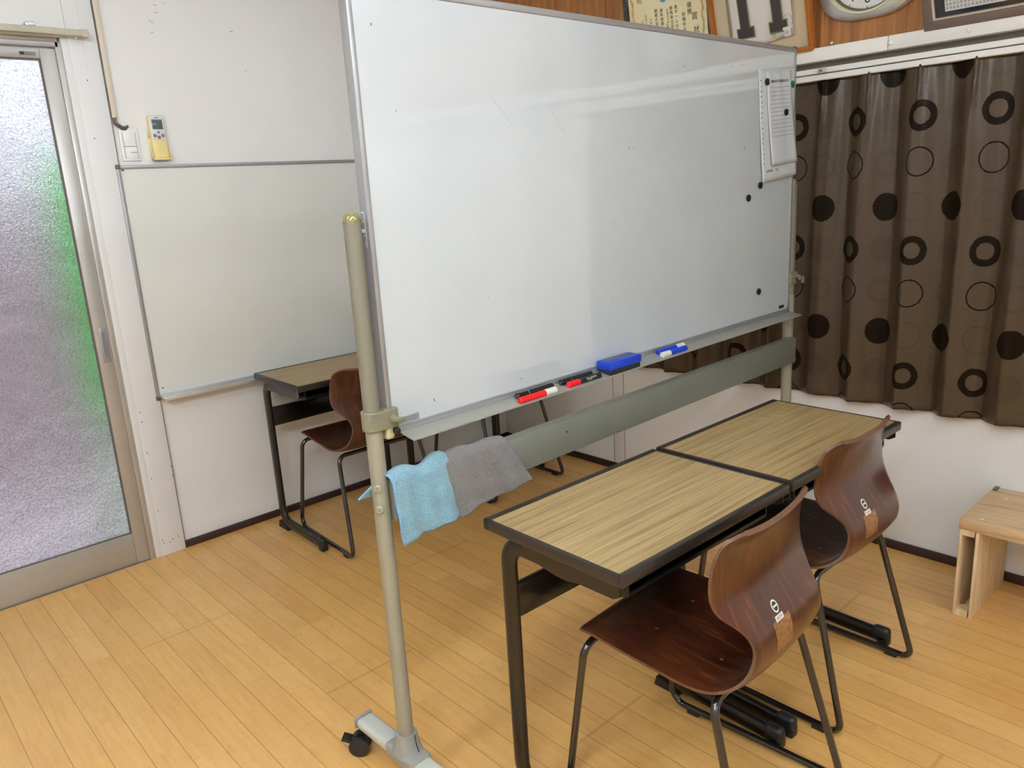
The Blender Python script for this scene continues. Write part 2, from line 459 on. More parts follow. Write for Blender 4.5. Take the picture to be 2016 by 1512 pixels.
# small nails and chips in the casing
m = MB()
for x, z in [(-1.905, .62), (-1.905, .58), (-1.906, .45), (-1.907, .34), (-1.905, .2), (-1.908, .07), (-1.905, .055), (-1.88, .05), (-1.868, .06), (-1.845, .065), (-1.825, .33), (-1.825, .37), (-1.87, 2.08), (-1.878, 1.86), (-1.89, 1.66)]:
    m.lathe([(.0022, 0), (.0022, .0006)], (x, -.0122, z), (0, -1, 0), 8)
struct(m.build('trim_5', 'ink_black'))
m = MB()
for x, z, a, L_ in [(-1.592, 2.139, .2, .012), (-1.593, 2.112, .15, .014), (-1.616, 2.08, .5, .02), (-1.306, 2.069, -.2, .016), (-1.56, 2.148, 0, .006), (-1.268, 1.922, 1, .005), (-1.62, 2.04, -.6, .014)]:
    m.box((x, -.0003, z), (L_, .0006, .0016), 0, 0, Matrix.Rotation(a, 3, 'Y'))
struct(m.build('trim_6', 'ink_grey'))
# upper right wall: plywood panel, ledge, taupe strip painted as wall shade
struct(MB().bb(XW - .008, XW, -4.6, 0, 1.80, CEIL).build('trim_7', 'panel_plywood'))
m = MB(); m.bb(-.022, XW, -2.06, -.0, 1.764, 1.808, 0, .002); m.bb(-.022, XW, -4.6, -2.0625, 1.764, 1.808, 0, .002)
struct(m.build('trim_8', 'rail_white'))
struct(MB().bb(XW - .004, XW, -4.6, 0, 1.742, 1.765).build('shade_strip', 'recess_taupe'))
struct(MB().bb(XW - .014, XW - .008, -1.822, -1.808, 1.808, CEIL, 0, .001).build('trim_10', 'panel_plywood'))
for i, (y, z) in enumerate([(-2.071, 1.785), (-2.303, 1.785)]):
    tag(MB().lathe([(.0085, 0), (.0075, .004), (.004, .006)], (-.0221, y, z), (-1, 0, 0), 16).build('screw_cover', 'white_plastic'),
        'round white screw cover on the white ledge ' + ('below the clock' if i == 0 else 'below the grey-brown framed document'), 'screw cover', 'white screw covers on the ledge')
tag(MB().lathe([(.004, 0), (.005, .004), (.002, .006)], (XW - .008, -1.852, 1.822), (-1, 0, 0), 12).build('push_pin', 'white_plastic'),
    'small white push pin in the plywood below left of the clock', 'push pin')

# ------------------------------------------------------------------ curtain rail
rail = empty('curtain_rail', (XW, -2.7, 1.72))
m = MB(); m.bb(-.045, -.005, -1.75, 1.83, .004, .022, 0, .003); m.bb(-.052, -.010, -1.75, 1.83, -.020, .0, 0, .004)
m.build('rail_channel', 'rail_white', rail)
for y in (.86, -.1, 1.5):
    b_ = MB(); b_.box((-.050, y, .012), (.008, .03, .012), 0, .001); b_.build('rail_bracket', 'aluminium_bright', rail)
    bs = MB().lathe([(.004, 0), (.004, .002)], (-.0545, y + .002, .012), (-1, 0, 0), 10); bs.build('bracket_screw', 'screw_metal', rail)
tag(rail, 'white double curtain rail running under the ledge on the curtained wall', 'curtain rail')

# ------------------------------------------------------------------ curtain
def wave(y):
    t = (-y - 1.934) / .1637; t -= math.floor(t)
    e = .36
    u = t / e if t < e else 1 - (t - e) / (1 - e)
    s_ = u * u * (3 - 2 * u)
    return .25 * s_ + .75 * u
PLE = [-1.842 - .1628 * i for i in range(-5, 7)]
def curtain():
    y0, y1, z0, z1 = -.93, -2.79, .558, 1.706
    ny = 470; nz = 76; vs = []; uvs = []; arc = [0.0]
    def xx(y, z):
        f = (z - z0) / (z1 - z0)
        near = math.exp(-((y + 1.765) / .075) ** 2)
        amp = .056 * (1 - .45 * f ** 1.5) * (1 - .8 * near)
        base_ = .018 - .004 * f + .002 * near
        x = base_ - amp * wave(y + .004 * math.sin(9 * y + 3 * z))
        if f > .86:
            g_ = (f - .86) / .14
            for yp in PLE:
                d_ = abs(y - yp)
                if d_ < .03:
                    pin = math.exp(-((d_ / .006) ** 2)) * .016 * min(1, g_ * 2) - .004 * math.exp(-((d_ / .014) ** 2)) * g_
                    x -= pin * (.65 if abs(f - .955) < .012 else 1)
        x += (.0028 * math.sin(118 * y + 2.2 * math.sin(3 * z + 9 * y)) * (1 - .5 * f) + .0012 * math.sin(40 * y + 11 * z)) * (1 - .9 * near)
        return min(x, .024)
    for j in range(ny + 1):
        y = y0 + (y1 - y0) * j / ny
        if j: arc.append(arc[-1] + math.hypot(y - yp_, xx(y, .9) - xp_))
        yp_, xp_ = y, xx(y, .9)
    # cloth columns: anchor so that a ring column centre falls at y=-1.961
    ja = min(range(ny + 1), key=lambda j: abs(y0 + (y1 - y0) * j / ny + 1.961)); a0 = arc[ja]
    jb = min(range(ny + 1), key=lambda j: abs(y0 + (y1 - y0) * j / ny + 2.395)); cw = (arc[jb] - a0) / 4
    me = bpy.data.meshes.new('curtain'); fs = []
    for i in range(nz + 1):
        z = z0 + (z1 - z0) * i / nz
        for j in range(ny + 1):
            y = y0 + (y1 - y0) * j / ny
            zz = z + (.003 * wave(y) if i == 0 else 0)
            vs.append((xx(y, z), y + .012 * (1 - (z - z0)) * 0, zz)); uvs.append(((arc[j] - a0) / cw + 100 + 1.5, (z - 1.55) / .1445 + 9.5 - 9 * 0))
    for i in range(nz):
        for j in range(ny):
            a = i * (ny + 1) + j; fs.append((a, a + 1, a + ny + 2, a + ny + 1))
    # row index counts downward from the top row (row 0 of the pattern at z=1.55)
    me.from_pydata(vs, [], fs); ul = me.uv_layers.new(name='cloth')
    for l in me.loops:
        u, v = uvs[l.vertex_index]; z = vs[l.vertex_index][2]
        ul.data[l.index].uv = (u, (1.55 - z) / .1445 + 30.5)
    for p in me.polygons: p.use_smooth = True
    me.materials.append(MATS['curtain_satin'])
    o = bpy.data.objects.new('curtain', me); COL.objects.link(o)
    sl = o.modifiers.new('thick', 'SOLIDIFY'); sl.thickness = .0012; sl.offset = 0
    return o
cur = curtain()
tag(cur, 'brown pleated curtain printed with dark and faint circles, hanging from the white rail', 'curtain')
for i, yp in enumerate(PLE):
    h = MB().tube([(.018, yp, 1.700), (.008, yp, 1.712), (.004, yp, 1.703)], .0012, n=6)
    h.build('curtain_hook', 'aluminium_bright', cur)

# ------------------------------------------------------------------ sliding door
door = empty('door_1', (-2.6, 0, 0)); struct(door)
Xo = 2.6
def dx(m, x0, x1, y0, y1, z0, z1, mi=0, bev=.002): return m.bb(x0 + Xo, x1 + Xo, y0, y1, z0, z1, mi, bev)
m = MB(); dx(m, DL, -2.012, .004, .034, .0, .131); m.build('bottom_rail', 'aluminium', door)
m = MB(); dx(m, -2.012, -1.962, .002, .036, .0, 1.962); dx(m, -2.0125, -2.0115, .0, .003, 0, 1.93, 0, 0)
st = m.build('stile', 'aluminium', door)
m = MB(); dx(m, DL, -2.012, .004, .034, 1.927, 1.962); tr_ = m.build('top_rail', 'aluminium', door)
m = MB(); dx(m, -2.073, -2.025, .002, .005, 1.937, 1.948, 0, 0); dx(m, -2.073, -2.060, .0015, .004, 1.938, 1.947, 1, 0); m.build('maker_sticker', ['ink_grey', 'ink_black'], door)
m = MB(); dx(m, DL, -2.010, .016, .021, .125, 1.932, 0, 0); m.build('frosted_pane', 'frosted_glass', door)
m = MB(); dx(m, DL, -2.010, .010, .014, .131, .135, 0, 0); dx(m, DL, -2.010, .010, .014, 1.921, 1.927, 0, 0); dx(m, -2.018, -2.012, .010, .014, .135, 1.922, 0, 0)
m.build('glazing_gasket', 'cable_grey', door)
m = MB(); dx(m, -1.962, -1.942, -.004, .05, 0, 1.985); dx(m, -1.942, -1.918, -.010, .05, 0, 2.0, 1); dx(m, DL, -1.95, -.004, .05, 1.966, 1.985)
dx(m, DL, -1.95, .0, .05, 1.985, 2.002, 0)
m.build('door_frame', ['aluminium', 'casing_paint'], door)
m = MB(); dx(m, -1.995, -1.968, -.001, .004, .838, .972, 0, .004); dx(m, -1.988, -1.976, -.0016, .0, .850, .955, 1, 0); dx(m, -1.985, -1.978, -.0022, -.0012, .850, .858, 0, 0)
dx(m, -1.9885, -1.987, -.0035, .0, .850, .955, 0, 0)
m.build('recessed_pull', ['aluminium_grey', 'ink_grey'], door)
m = MB(); dx(m, DL, -1.90, -.002, .045, -.012, .002, 0, 0); m.build('door_sill', 'cable_grey', door)
# beige curtain track over the door
tk = empty('door_track', (-2.6, 0, 2.01))
m = MB(); m.bb(-1.3, .735, -.055, -.030, -.010, .012, 0, .004); m.bb(.722, .742, -.058, -.027, -.013, .014, 0, .004); m.build('track_tube', 'door_rail_beige', tk)
m = MB(); m.bb(.55, .58, -.05, 0, .012, .026, 0, .002); m.lathe([(.004, 0), (.004, .003)], (.562, -.051, .02), (0, -1, 0), 10); m.build('track_bracket', 'aluminium_bright', tk)
m = MB(); m.tube([(.70, -.042, -.012), (.70, -.042, -.022), (.71, -.042, -.026)], .002); m.build('track_hook', 'aluminium_bright', tk)
tag(tk, 'beige curtain track mounted above the frosted sliding door', 'curtain track')
# what stands outside, blurred by the glass
struct(MB().bb(-5.2, 1.5, .1, 5.0, -.12, -.06).build('ground_outside', 'concrete'))
nb = MB().bb(-5.2, 1.5, 1.75, 1.9, -.06, 1.62).build('garden_wall', 'neighbour_wall')
tag(nb, 'dim mauve wall outside, blurred behind the frosted door glass', 'wall')
gm = MB(); gm.bb(-1.965, -1.72, .366, .372, .55, 1.62)
for zz in (.75, 1.0, 1.25, 1.5): gm.bb(-1.97, -1.715, .33, .41, zz, zz + .012, 0, .004)
for xx_ in (-1.955, -1.73): gm.bb(xx_ - .012, xx_ + .012, .36, .385, -.06, 1.64)
tag(gm.build('net_screen', 'green_net'), 'bright green net screen outside, seen as a blur through the frosted glass', 'screen')

# ------------------------------------------------------------------ wall whiteboard
wb = empty('wall_whiteboard', (-1.835, 0, .655))
Wd, Hd = 1.81, .908
m = MB(); m.bb(.006, Wd - .006, -.014, -.002, .006, Hd - .006); m.build('writing_surface', 'board_matte', wb)
m = MB(); m.bb(.008, Wd - .008, -.020, -.0, Hd - .014, Hd, 0, .003); m.bb(0, .014, -.020, 0, .01, Hd - .01, 0, .003); m.bb(Wd - .014, Wd, -.020, 0, .01, Hd - .01, 0, .003)
m.bb(.008, Wd - .008, -.020, 0, .0, .018, 0, .003); m.build('frame', 'aluminium_grey', wb)
m = MB(); m.bb(.02, Wd - .02, -.060, -.012, .000, .006, 0, .002); m.bb(.02, Wd - .02, -.064, -.058, -.002, .012, 0, .002); m.bb(.02, Wd - .02, -.026, -.014, .004, .020, 0, .003)
m.build('pen_tray', 'aluminium_bright', wb)
for x in (.007, Wd - .007):
    for z in (.006, Hd - .006): MB().box((x, -.011, z), (.018, .022, .018), 0, .004).build('corner_cap', 'cable_grey', wb)
MB().lathe([(.004, 0), (.004, .004)], (.022, -.0145, Hd - .018), (0, -1, 0), 10).build('fixing_screw', 'screw_metal', wb)
MB().lathe([(.003, 0), (.003, .003)], (.03, -.0145, .045), (0, -1, 0), 10).build('fixing_screw', 'screw_metal', wb)
tag(wb, 'white writing board with grey frame fixed to the wall above the far desks', 'whiteboard')

# switch, cable cover, cable, remote
sw = empty('light_switch', (-1.768, 0, 1.638))
MB().box((0, -.004, 0), (.070, .008, .120), 0, .004).build('cover_plate', 'white_plastic', sw)
MB().box((0, -.0085, .018), (.044, .004, .050), 0, .0012).build('rocker', 'white_plastic', sw)
MB().box((0, -.0085, -.030), (.044, .004, .042), 0, .0012).build('rocker', 'white_plastic', sw)
MB().bb(-.023, .023, -.0088, -.007, -.0085, -.0068).bb(-.002, .022, -.0112, -.0095, -.030, -.028).bb(-.0235, -.0222, -.0088, -.007, -.052, .044).bb(.0222, .0235, -.0088, -.007, -.052, .044).build('switch_gap', 'ink_grey', sw)
tag(sw, 'white double light switch beside the yellow remote control', 'light switch')
cc = MB(); cc.bb(-1.816, -1.797, -.014, 0, 1.732, CEIL, 0, .003); tag(cc.build('cable_cover', 'conduit_beige'), 'cream plastic cable cover running down the wall beside the door post', 'cable cover')
cb = MB(); cb.tube(fillet([(-1.807, -.008, 1.745), (-1.806, -.012, 1.715), (-1.785, -.014, 1.698), (-1.768, -.014, 1.700), (-1.764, .002, 1.705)], .012, 5), .0045, n=8)
cb.tube(fillet([(-1.812, -.006, 1.745), (-1.811, -.008, 1.712), (-1.788, -.009, 1.691), (-1.772, -.009, 1.693), (-1.766, .002, 1.700)], .012, 5), .0038, n=8)
tag(cb.build('wall_cable', 'cable_grey'), 'short grey cable curving from the cable cover into the wall above the switch', 'cable')
rm = empty('remote_control', (-1.664, -.003, 1.578)); rm.rotation_euler = (math.radians(-2), 0, 0)
MB().box((0, -.016, .085), (.058, .022, .160), 0, .007, seg=3).build('case', 'remote_yellow', rm)
MB().box((0, -.0275, .117), (.050, .002, .088), 0, .0008).build('control_face', 'remote_face', rm)
MB().box((0, -.029, .130), (.038, .0016, .036), 0, .0005).build('display', 'lcd_grey', rm)
MB().box((0, -.0287, .1545), (.016, .001, .003)).build('name_strip', 'ink_grey', rm)
MB().lathe([(.0055, 0), (.0045, .002)], (0, -.0285, .101), (0, -1, 0), 14).build('button', 'button_grey', rm)
for x in (-.015, .015): MB().lathe([(.007, 0), (.006, .002)], (x, -.0285, .089), (0, -1, 0), 14).build('button', 'button_grey', rm)
b_ = MB().lathe([(.0065, 0), (.0055, .002)], (0, -.0285, .083), (0, -1, 0), 14).build('button', 'button_red', rm); b_['label'] = 'red round button'
h = MB(); h.bb(-.033, .033, -.030, -.004, .0, .006, 0, .002); h.bb(-.033, -.030, -.028, -.003, .0, .030, 0, .001); h.bb(.030, .033, -.028, -.003, .0, .030, 0, .001); h.bb(-.033, -.030, -.02, -.003, .085, .105, 0, .001); h.bb(-.033, .033, -.006, -.002, .0, .11, 0, .001)
h.build('wall_holder', 'remote_yellow', rm)
tag(rm, 'pale yellow remote control with a small grey screen, standing in its wall holder', 'remote control')

# ------------------------------------------------------------------ mobile whiteboard
BL, BA, GAP = Vector((-1.9396, -1.8064, 0)), math.radians(1.2021), 1.872
mw = empty('mobile_whiteboard', BL, BA)      # local x along board, local -y towards the desks
s0, s1, zb, zt = .029, 1.849, .889, 1.811
def lb(m, a, b, o0, o1, z0, z1, mi=0, bev=.002): return m.bb(a, b, -o0, -o1, z0, z1, mi, bev)
ROTB = Matrix.Rotation(math.radians(0), 4, 'X')
m = MB(); lb(m, s0 + .008, s1 - .008, .004, .012, zb + .008, zt - .008, 0, 0); m.build('writing_surface', 'board_gloss', mw)
m = MB(); lb(m, s0 + .008, s1 - .008, -.012, .0035, zb + .008, zt - .008, 0, 0); m.build('rear_surface', 'whiteboard_back', mw)
m = MB()
lb(m, s0, s0 + .014, -.014, .016, zb + .02, zt - .004, 0, .004); lb(m, s1 - .014, s1, -.014, .016, zb + .02, zt - .004, 0, .004)
lb(m, s0 + .004, s1 - .004, -.014, .016, zt - .016, zt, 0, .004); lb(m, s0 + .02, s1 - .012, -.014, .017, zb, zb + .014, 0, .003)
lb(m, s0 + .02, s1 - .012, .012, .019, zb + .013, zb + .016, 0, 0)
m.build('frame', 'aluminium_grey', mw)
m = MB(); m.box((s0 + .006, 0, zb + .006), (.024, .03, .034), 0, .008, seg=3); m.build('corner_cap', 'clock_gold', mw)
m = MB(); m.box((s1 - .006, 0, zb + .006), (.024, .03, .034), 0, .008, seg=3); m.build('corner_cap', 'clamp_beige', mw)
for x in (s0 + .006, s1 - .006): MB().box((x, 0, zt - .004), (.02, .032, .016), 0, .006).build('corner_cap', 'cable_grey', mw)
m = MB()
tp = [(-.017, zb - .001), (-.066, zb - .010), (-.066, zb - .007), (-.017, zb + .002)]
m.prism([(s0 + .028, y, z) for y, z in tp], (s1 - s0 - .030, 0, 0)); m.build('pen_tray', 'tray_beige', mw)
# poles
def pole(mw, x, nm=True):
    m = MB(); m.tube([(x, 0, .085), (x, 0, .95)], .0200, .0185, n=24); m.build('pole', 'pole_beige', mw)
    m = MB(); m.tube([(x, 0, .92), (x, 0, 1.352)], .0185, n=24); m.build('upper_pole', 'pole_dark', mw)
    m = MB(); m.lathe([(.0188, 0), (.0190, .004), (.0175, .013), (.012, .0195), (.004, .022)], (x, 0, 1.351), n=24); m.build('pole_cap', 'olive_cap', mw)
pole(mw, 0); pole(mw, GAP)
# pivots at mid height with small riveted plates
for sgn, x in ((1, 0.0), (-1, GAP)):
    m = MB(); m.tube([(x + sgn * .016, 0, 1.332), (x + sgn * .034, 0, 1.332)], .006, n=12)
    xe = s0 if sgn > 0 else s1
    m.box((xe - sgn * .001, 0, 1.335), (.004, .012, .075), 0, .001)
    for dz in (-.03, -.012, .016, .034): m.lathe([(.0035, 0), (.002, .002)], (xe - sgn * .003, 0, 1.335 + dz), (-sgn, 0, 0), 8)
    m.build('pivot', 'screw_metal' if 0 else 'aluminium_grey', mw)
# clamps
def clamp(x, sgn, z):
    r = .0245; pts = []
    for i in range(25):
        a = PI * .5 + PI * i / 24
        pts.append((x + sgn * r * math.cos(a), -r * math.sin(a) * 1.0))
    arm = .052
    out = [(x + sgn * arm, r * .9)] + [(px, py) for px, py in [(p[0], -p[1]) for p in pts]] + [(x + sgn * arm, -r * 1.0)]
    m = MB(); m.prism([(px, py, z - .022) for px, py in out], (0, 0, .044))
    o = m.build('clamp', 'clamp_beige', mw)
    bv = o.modifiers.new('b', 'BEVEL'); bv.width = .002; bv.segments = 2; bv.limit_method = 'ANGLE'
    m = MB(); cx = x + sgn * .038; cy = -r * 1.0
    m.lathe([(.009, 0), (.009, .004), (.006, .012), (.006, .016)], (cx, cy, z), (0, -1, 0), 16)
    m.box((cx, cy - .018, z), (.036, .007, .011), 0, .003, Matrix.Rotation(math.radians(12), 3, 'Y'))
    m.build('wing_knob', 'clamp_beige', mw)
clamp(0, 1, .929)
m = MB(); m.box((GAP - .004, 0, 1.012), (.052, .046, .046), 0, .004); m.build('clamp', 'clamp_beige', mw)
m = MB(); m.lathe([(.007, 0), (.007, .018)], (GAP + .006, -.022, 1.018), (0, -1, 0), 12); m.box((GAP + .018, -.038, 1.012), (.034, .01, .012), 0, .003); m.box((GAP + .03, -.038, 1.004), (.012, .01, .026), 0, .003); m.build('wing_knob', 'clamp_beige', mw)
# moulded marks on the near clamp
m = MB()
for i, (z, a, b) in enumerate([(.946, -.018, -.004), (.934, -.020, -.002), (.930, -.020, -.002), (.922, -.020, -.004)]):
    m.tube([(a, -.0247 * math.cos(a / .03), z), (b, -.0253, z)], .0006, n=5)
m = text_mb('S-1', .012, frame_from((-.006, -.0252, .943), (1, -.0, 0), (0, 0, 1)), m)
m.build('clamp_marking', 'ink_grey', mw)
# lower beam, bolts
m = MB(); lb(m, .014, GAP - .001, .004, .035, .694, .790, 0, .002); m.build('crossbeam', 'beam_grey', mw)
for x, z, r_ in ((.58, .756, .003), (.8, .70, .002)): MB().lathe([(r_, 0), (r_, .0008)], (x, -.0352, z), (0, -1, 0), 8).build('paint_chip', 'ink_black', mw)
for z in (.776, .727):
    for xx_, sg in ((0, -1), (GAP, 1)):
        d = (sg * .75, -.66, 0)
        m = MB().lathe([(.0095, 0), (.0095, .003), (.007, .005), (.004, .005), (.0038, .003)], (xx_ + d[0] * .0185, d[1] * .0185, z), d, 16); m.build('bolt_cap', 'pole_beige', mw)
# feet: rounded bars with socket, end caps and casters
def foot(x):
    m = MB(); m.box((x, .0, .072), (.052, .390, .030), 0, .012, seg=4); m.build('foot_bar', 'foot_grey', mw)
    for sy in (1, -1):
        m = MB(); m.box((x, sy * (.195 + .003), .072), (.054, .010, .032), 0, .005); m.build('end_cap', 'socket_grey', mw)
    m = MB(); m.box((x, 0, .074), (.060, .120, .040), 0, .010, seg=3)
    ring = []
    prof = [(.034, .040, .083), (.031, .034, .095), (.028, .0265, .112), (.0255, .0240, .137)]
    n = 24; vs = []; fs = []
    for a, b, z in prof:
        for j in range(n):
            t = 2 * PI * j / n; c_, s_ = math.cos(t), math.sin(t)
            pw = .7
            vs.append((x + a * math.copysign(abs(c_) ** pw, c_), b * math.copysign(abs(s_) ** pw, s_), z))
    for i in range(len(prof) - 1):
        for j in range(n): j2 = (j + 1) % n; fs.append([i * n + j, i * n + j2, (i + 1) * n + j2, (i + 1) * n + j])
    fs.append([(len(prof) - 1) * n + j for j in range(n)]); m.add(vs, fs, 0, True)
    m.lathe([(.007, 0), (.006, .003)], (x - .016, -.020, .118), (-.6, -.8, 0), 12)
    m.build('pole_socket', 'socket_grey', mw)
    m = MB(); m.tube([(x + .008, -.0250, .136), (x + .008, -.0275, .112), (x + .008, -.041, .083), (x + .008, -.0612, .083), (x + .008, -.0612, .066)], .0012, n=5); m.build('socket_seam', 'ink_black', mw)
    for sy in (1, -1):
        cx, cy = x - .028, sy * .176
        c = empty('caster', (cx, cy, 0)); c.parent = mw
        rot = math.radians(42)
        c.rotation_euler = (0, 0, rot)
        m = MB()
        for dxw in (-.016, .016): m.lathe([(.022, -.007), (.0265, -.005), (.0265, .005), (.022, .007)], (dxw, 0, .0265), (1, 0, 0), 24)
        m.build('wheel', 'black_rubber', c)
        m = MB(); m.lathe([(.021, -.006), (.021, .006)], (0, 0, .034), (1, 0, 0), 20); m.bb(-.018, .018, -.016, .020, .036, .050, 0, .006)
        m.lathe([(.006, 0), (.006, .015)], (0, 0, .045)); m.box((-.010, .030, .050), (.03, .026, .007), 0, .002, Matrix.Rotation(math.radians(18), 3, 'X'))
        m.build('fork', 'black_plastic', c)
foot(0); foot(GAP)
# labels and marks on the board face
YF = -.0122
m = MB(); m.prism([(.052, YF, .9065), (.115, YF, .9065), (.116, YF, .922), (.052, YF, .921)], (0, -.0004, 0)); m.build('maker_label', 'label_silver', mw)
m = MB()
for r_ in range(3):
    x = .055
    while x < .108:
        w_ = random.uniform(.002, .006); m.bb(x, x + w_, YF - .0008, YF - .0004, .9088 + r_ * .0038, .9103 + r_ * .0038); x += w_ + .0015
m.build('label_print', 'ink_grey', mw)
m = MB(); m.box((1.792, YF - .0004, .916), (.036, .0008, .011)); m.build('rear_label', 'ink_black', mw)
m = MB()
SP = [(0.904, 1.487, 4, .6), (0.922, 1.487, 1.5, 0), (0.843, 1.452, 1.6, 0), (1.43, 1.728, 3, 1.4), (1.064, 1.39, 2, 0), (1.172, 1.713, 3, 1.3), (1.497, 1.736, 2.5, .3),
      (0.832, 1.289, 2, 0), (0.882, 1.299, 1.5, 0), (0.825, 1.286, 1.5, .5), (0.776, 1.256, 1.8, 0), (0.88, 1.258, 1.6, 0), (1.069, 1.215, 1.5, 0), (1.361, 1.655, 2, 0),
      (0.085, 1.733, 4, 1.4), (0.127, 1.57, 1.6, 0), (1.05, 1.585, 1.5, 0), (1.514, 1.483, 8, 1.5), (1.085, 1.652, 1.6, 0), (0.162, 0.869 + .07, 6, 1.2), (0.443, 0.93, 3, 1), (0.812, 1.08, 2, 0), (1.008, 1.098, 2, 0),
      (.95, 1.18, 1.5, 0), (1.2, 1.35, 1.8, 0), (1.33, 1.5, 1.5, .4), (.6, 1.3, 1.4, 0), (.35, 1.15, 1.4, 0), (.7, 1.05, 1.4, 0)]
for x, z, L_, a in SP: MB().box((x, YF, z), (L_ * .0012, .0006, .0016), 0, 0, Matrix.Rotation(a, 3, 'Y')).build('ink_speck', 'ink_black', mw)
m = MB()
for x, z, L_, a in [(.42, 1.585, .05, .75), (.455, 1.55, .035, .8), (.605, 1.57, .03, .9), (.63, 1.54, .03, .7), (.40, 1.46, .03, 0), (1.085, 1.655, .02, .9), (.40, 1.74, .03, .05), (.9, 1.03, .02, 1.2)]:
    MB().box((x, YF, z), (L_, .0003, .0012), 0, 0, Matrix.Rotation(a, 3, 'Y')).build('pen_smudge', 'smudge_grey', mw)
tag(mw, 'large mobile whiteboard on beige poles with casters, standing across the room', 'whiteboard')

# -- things on the board. B(s, o, z): board coordinates to world
RB = Matrix.Rotation(BA, 4, 'Z'); RB.translation = BL
def B(s, o, z): return RB @ Vector((s, -o, z))
MAG = [(1.643, 1.690, 'black', 'at the top left corner of the pinned sheets'), (1.777, 1.597, 'black', 'in the middle of the ruled sheet'),
       (1.616, 1.358, 'black', 'just below the lower left corner of the pinned sheets'), (1.540, 1.320, 'black', 'below left of the pinned sheets, on bare board'),
       (1.620, .995, 'black', 'alone low on the right side of the board'), (1.818, 1.690, 'green', '')]
for s_, z_, c_, where in MAG:
    oz = .0155 if (z_ > 1.5) else .0125
    o = MB().lathe([(.0105, 0), (.0115, .002), (.011, .006), (.008, .0075)], (0, 0, 0), (0, -1, 0), 24).build('magnet', 'magnet_green' if c_ == 'green' else 'black_plastic', loc=B(s_, oz, z_), rot=(0, 0, BA))
    tag(o, 'round green magnet holding the right edge of the pinned sheets' if c_ == 'green' else 'round black magnet ' + where, 'magnet', 'round magnets on the mobile whiteboard')
o = MB().lathe([(.0075, 0), (.0085, .001), (.0085, .006), (.007, .007)], (0, 0, 0), (0, -1, 0), 20).build('magnet', 'black_rubber', loc=B(.046, .0172, zb + .008), rot=(0, 0, BA))
tag(o, 'small dark grey round magnet at the lower left corner of the mobile whiteboard', 'magnet', 'round magnets on the mobile whiteboard')
def sheet(name, q, o0, bend, nx=14, nz=20, wob=.0):
    """q: four corners (s,z): top-left, top-right, bottom-right, bottom-left"""
    m = MB(); vs = []; fs = []
    for i in range(nz + 1):
        t = i / nz
        for j in range(nx + 1):
            u = j / nx
            s_ = (1 - t) * ((1 - u) * q[0][0] + u * q[1][0]) + t * ((1 - u) * q[3][0] + u * q[2][0])
            z_ = (1 - t) * ((1 - u) * q[0][1] + u * q[1][1]) + t * ((1 - u) * q[3][1] + u * q[2][1])
            o_ = o0 + bend(u, t); vs.append(B(s_, o_, z_))
    for i in range(nz):
        for j in range(nx): a = i * (nx + 1) + j; fs.append([a, a + 1, a + nx + 2, a + nx + 1])
    m.add(vs, fs, 0, True); ob_ = m.build(name, 'paper_white', auto=False)
    sl = ob_.modifiers.new('t', 'SOLIDIFY'); sl.thickness = .0003; return ob_
def on_sheet(q, o0, bend, u, t):
    s_ = (1 - t) * ((1 - u) * q[0][0] + u * q[1][0]) + t * ((1 - u) * q[3][0] + u * q[2][0])
    z_ = (1 - t) * ((1 - u) * q[0][1] + u * q[1][1]) + t * ((1 - u) * q[3][1] + u * q[2][1])
    return B(s_, o0 + bend(u, t), z_)
q1 = [(1.593, 1.727), (1.842, 1.745), (1.866, 1.385), (1.624, 1.366)]
f1 = lambda u, t: .001 + .006 * t * t + .0015 * math.sin(PI * u)
sh1 = sheet('paper_sheet', q1, .0125, f1)
m = MB()
for i in range(17):
    t = .10 + i * .046
    for j_ in range(2):
        p = on_sheet(q1, .0131, f1, .04 + .035 * random.random(), t + random.uniform(-.006, .006)); m.box(p, (.004, .0004, random.choice((.003, .005))), 0)
for i in range(7):
    p = on_sheet(q1, .0131, f1, .13 + i * .035 + (0.08 if i > 4 else 0), .905 + .004 * random.random()); m.box(p, (.005, .0004, .008), 0)
m.build('handwriting', 'ink_grey', sh1)
tag(sh1, 'longer white sheet with a column of handwriting, pinned under the ruled sheet', 'paper', 'sheets pinned on the mobile whiteboard')
q2 = [(1.640, 1.722), (1.806, 1.735), (1.855, 1.432), (1.674, 1.420)]
f2 = lambda u, t: .003 + .010 * t * t + .002 * math.sin(2 * PI * u) * (.3 + t) + .002 * math.sin(5 * PI * u) * (1 - t)
sh2 = sheet('paper_sheet', q2, .0135, f2)
m = MB()
for i in range(13):
    t = .17 + i * .043
    a = [on_sheet(q2, .0142, f2, .08 + .82 * k_ / 8, t) for k_ in range(9)]
    m.tube(a, .00045, n=4)
for i in range(14):
    m.box(on_sheet(q2, .0142, f2, .16 + i * .052, .105), (.006, .0004, .009))
m.build('ruled_lines', 'ink_grey', sh2)
tag(sh2, 'smaller ruled printed sheet with curling lower edge, pinned on top', 'paper', 'sheets pinned on the mobile whiteboard')

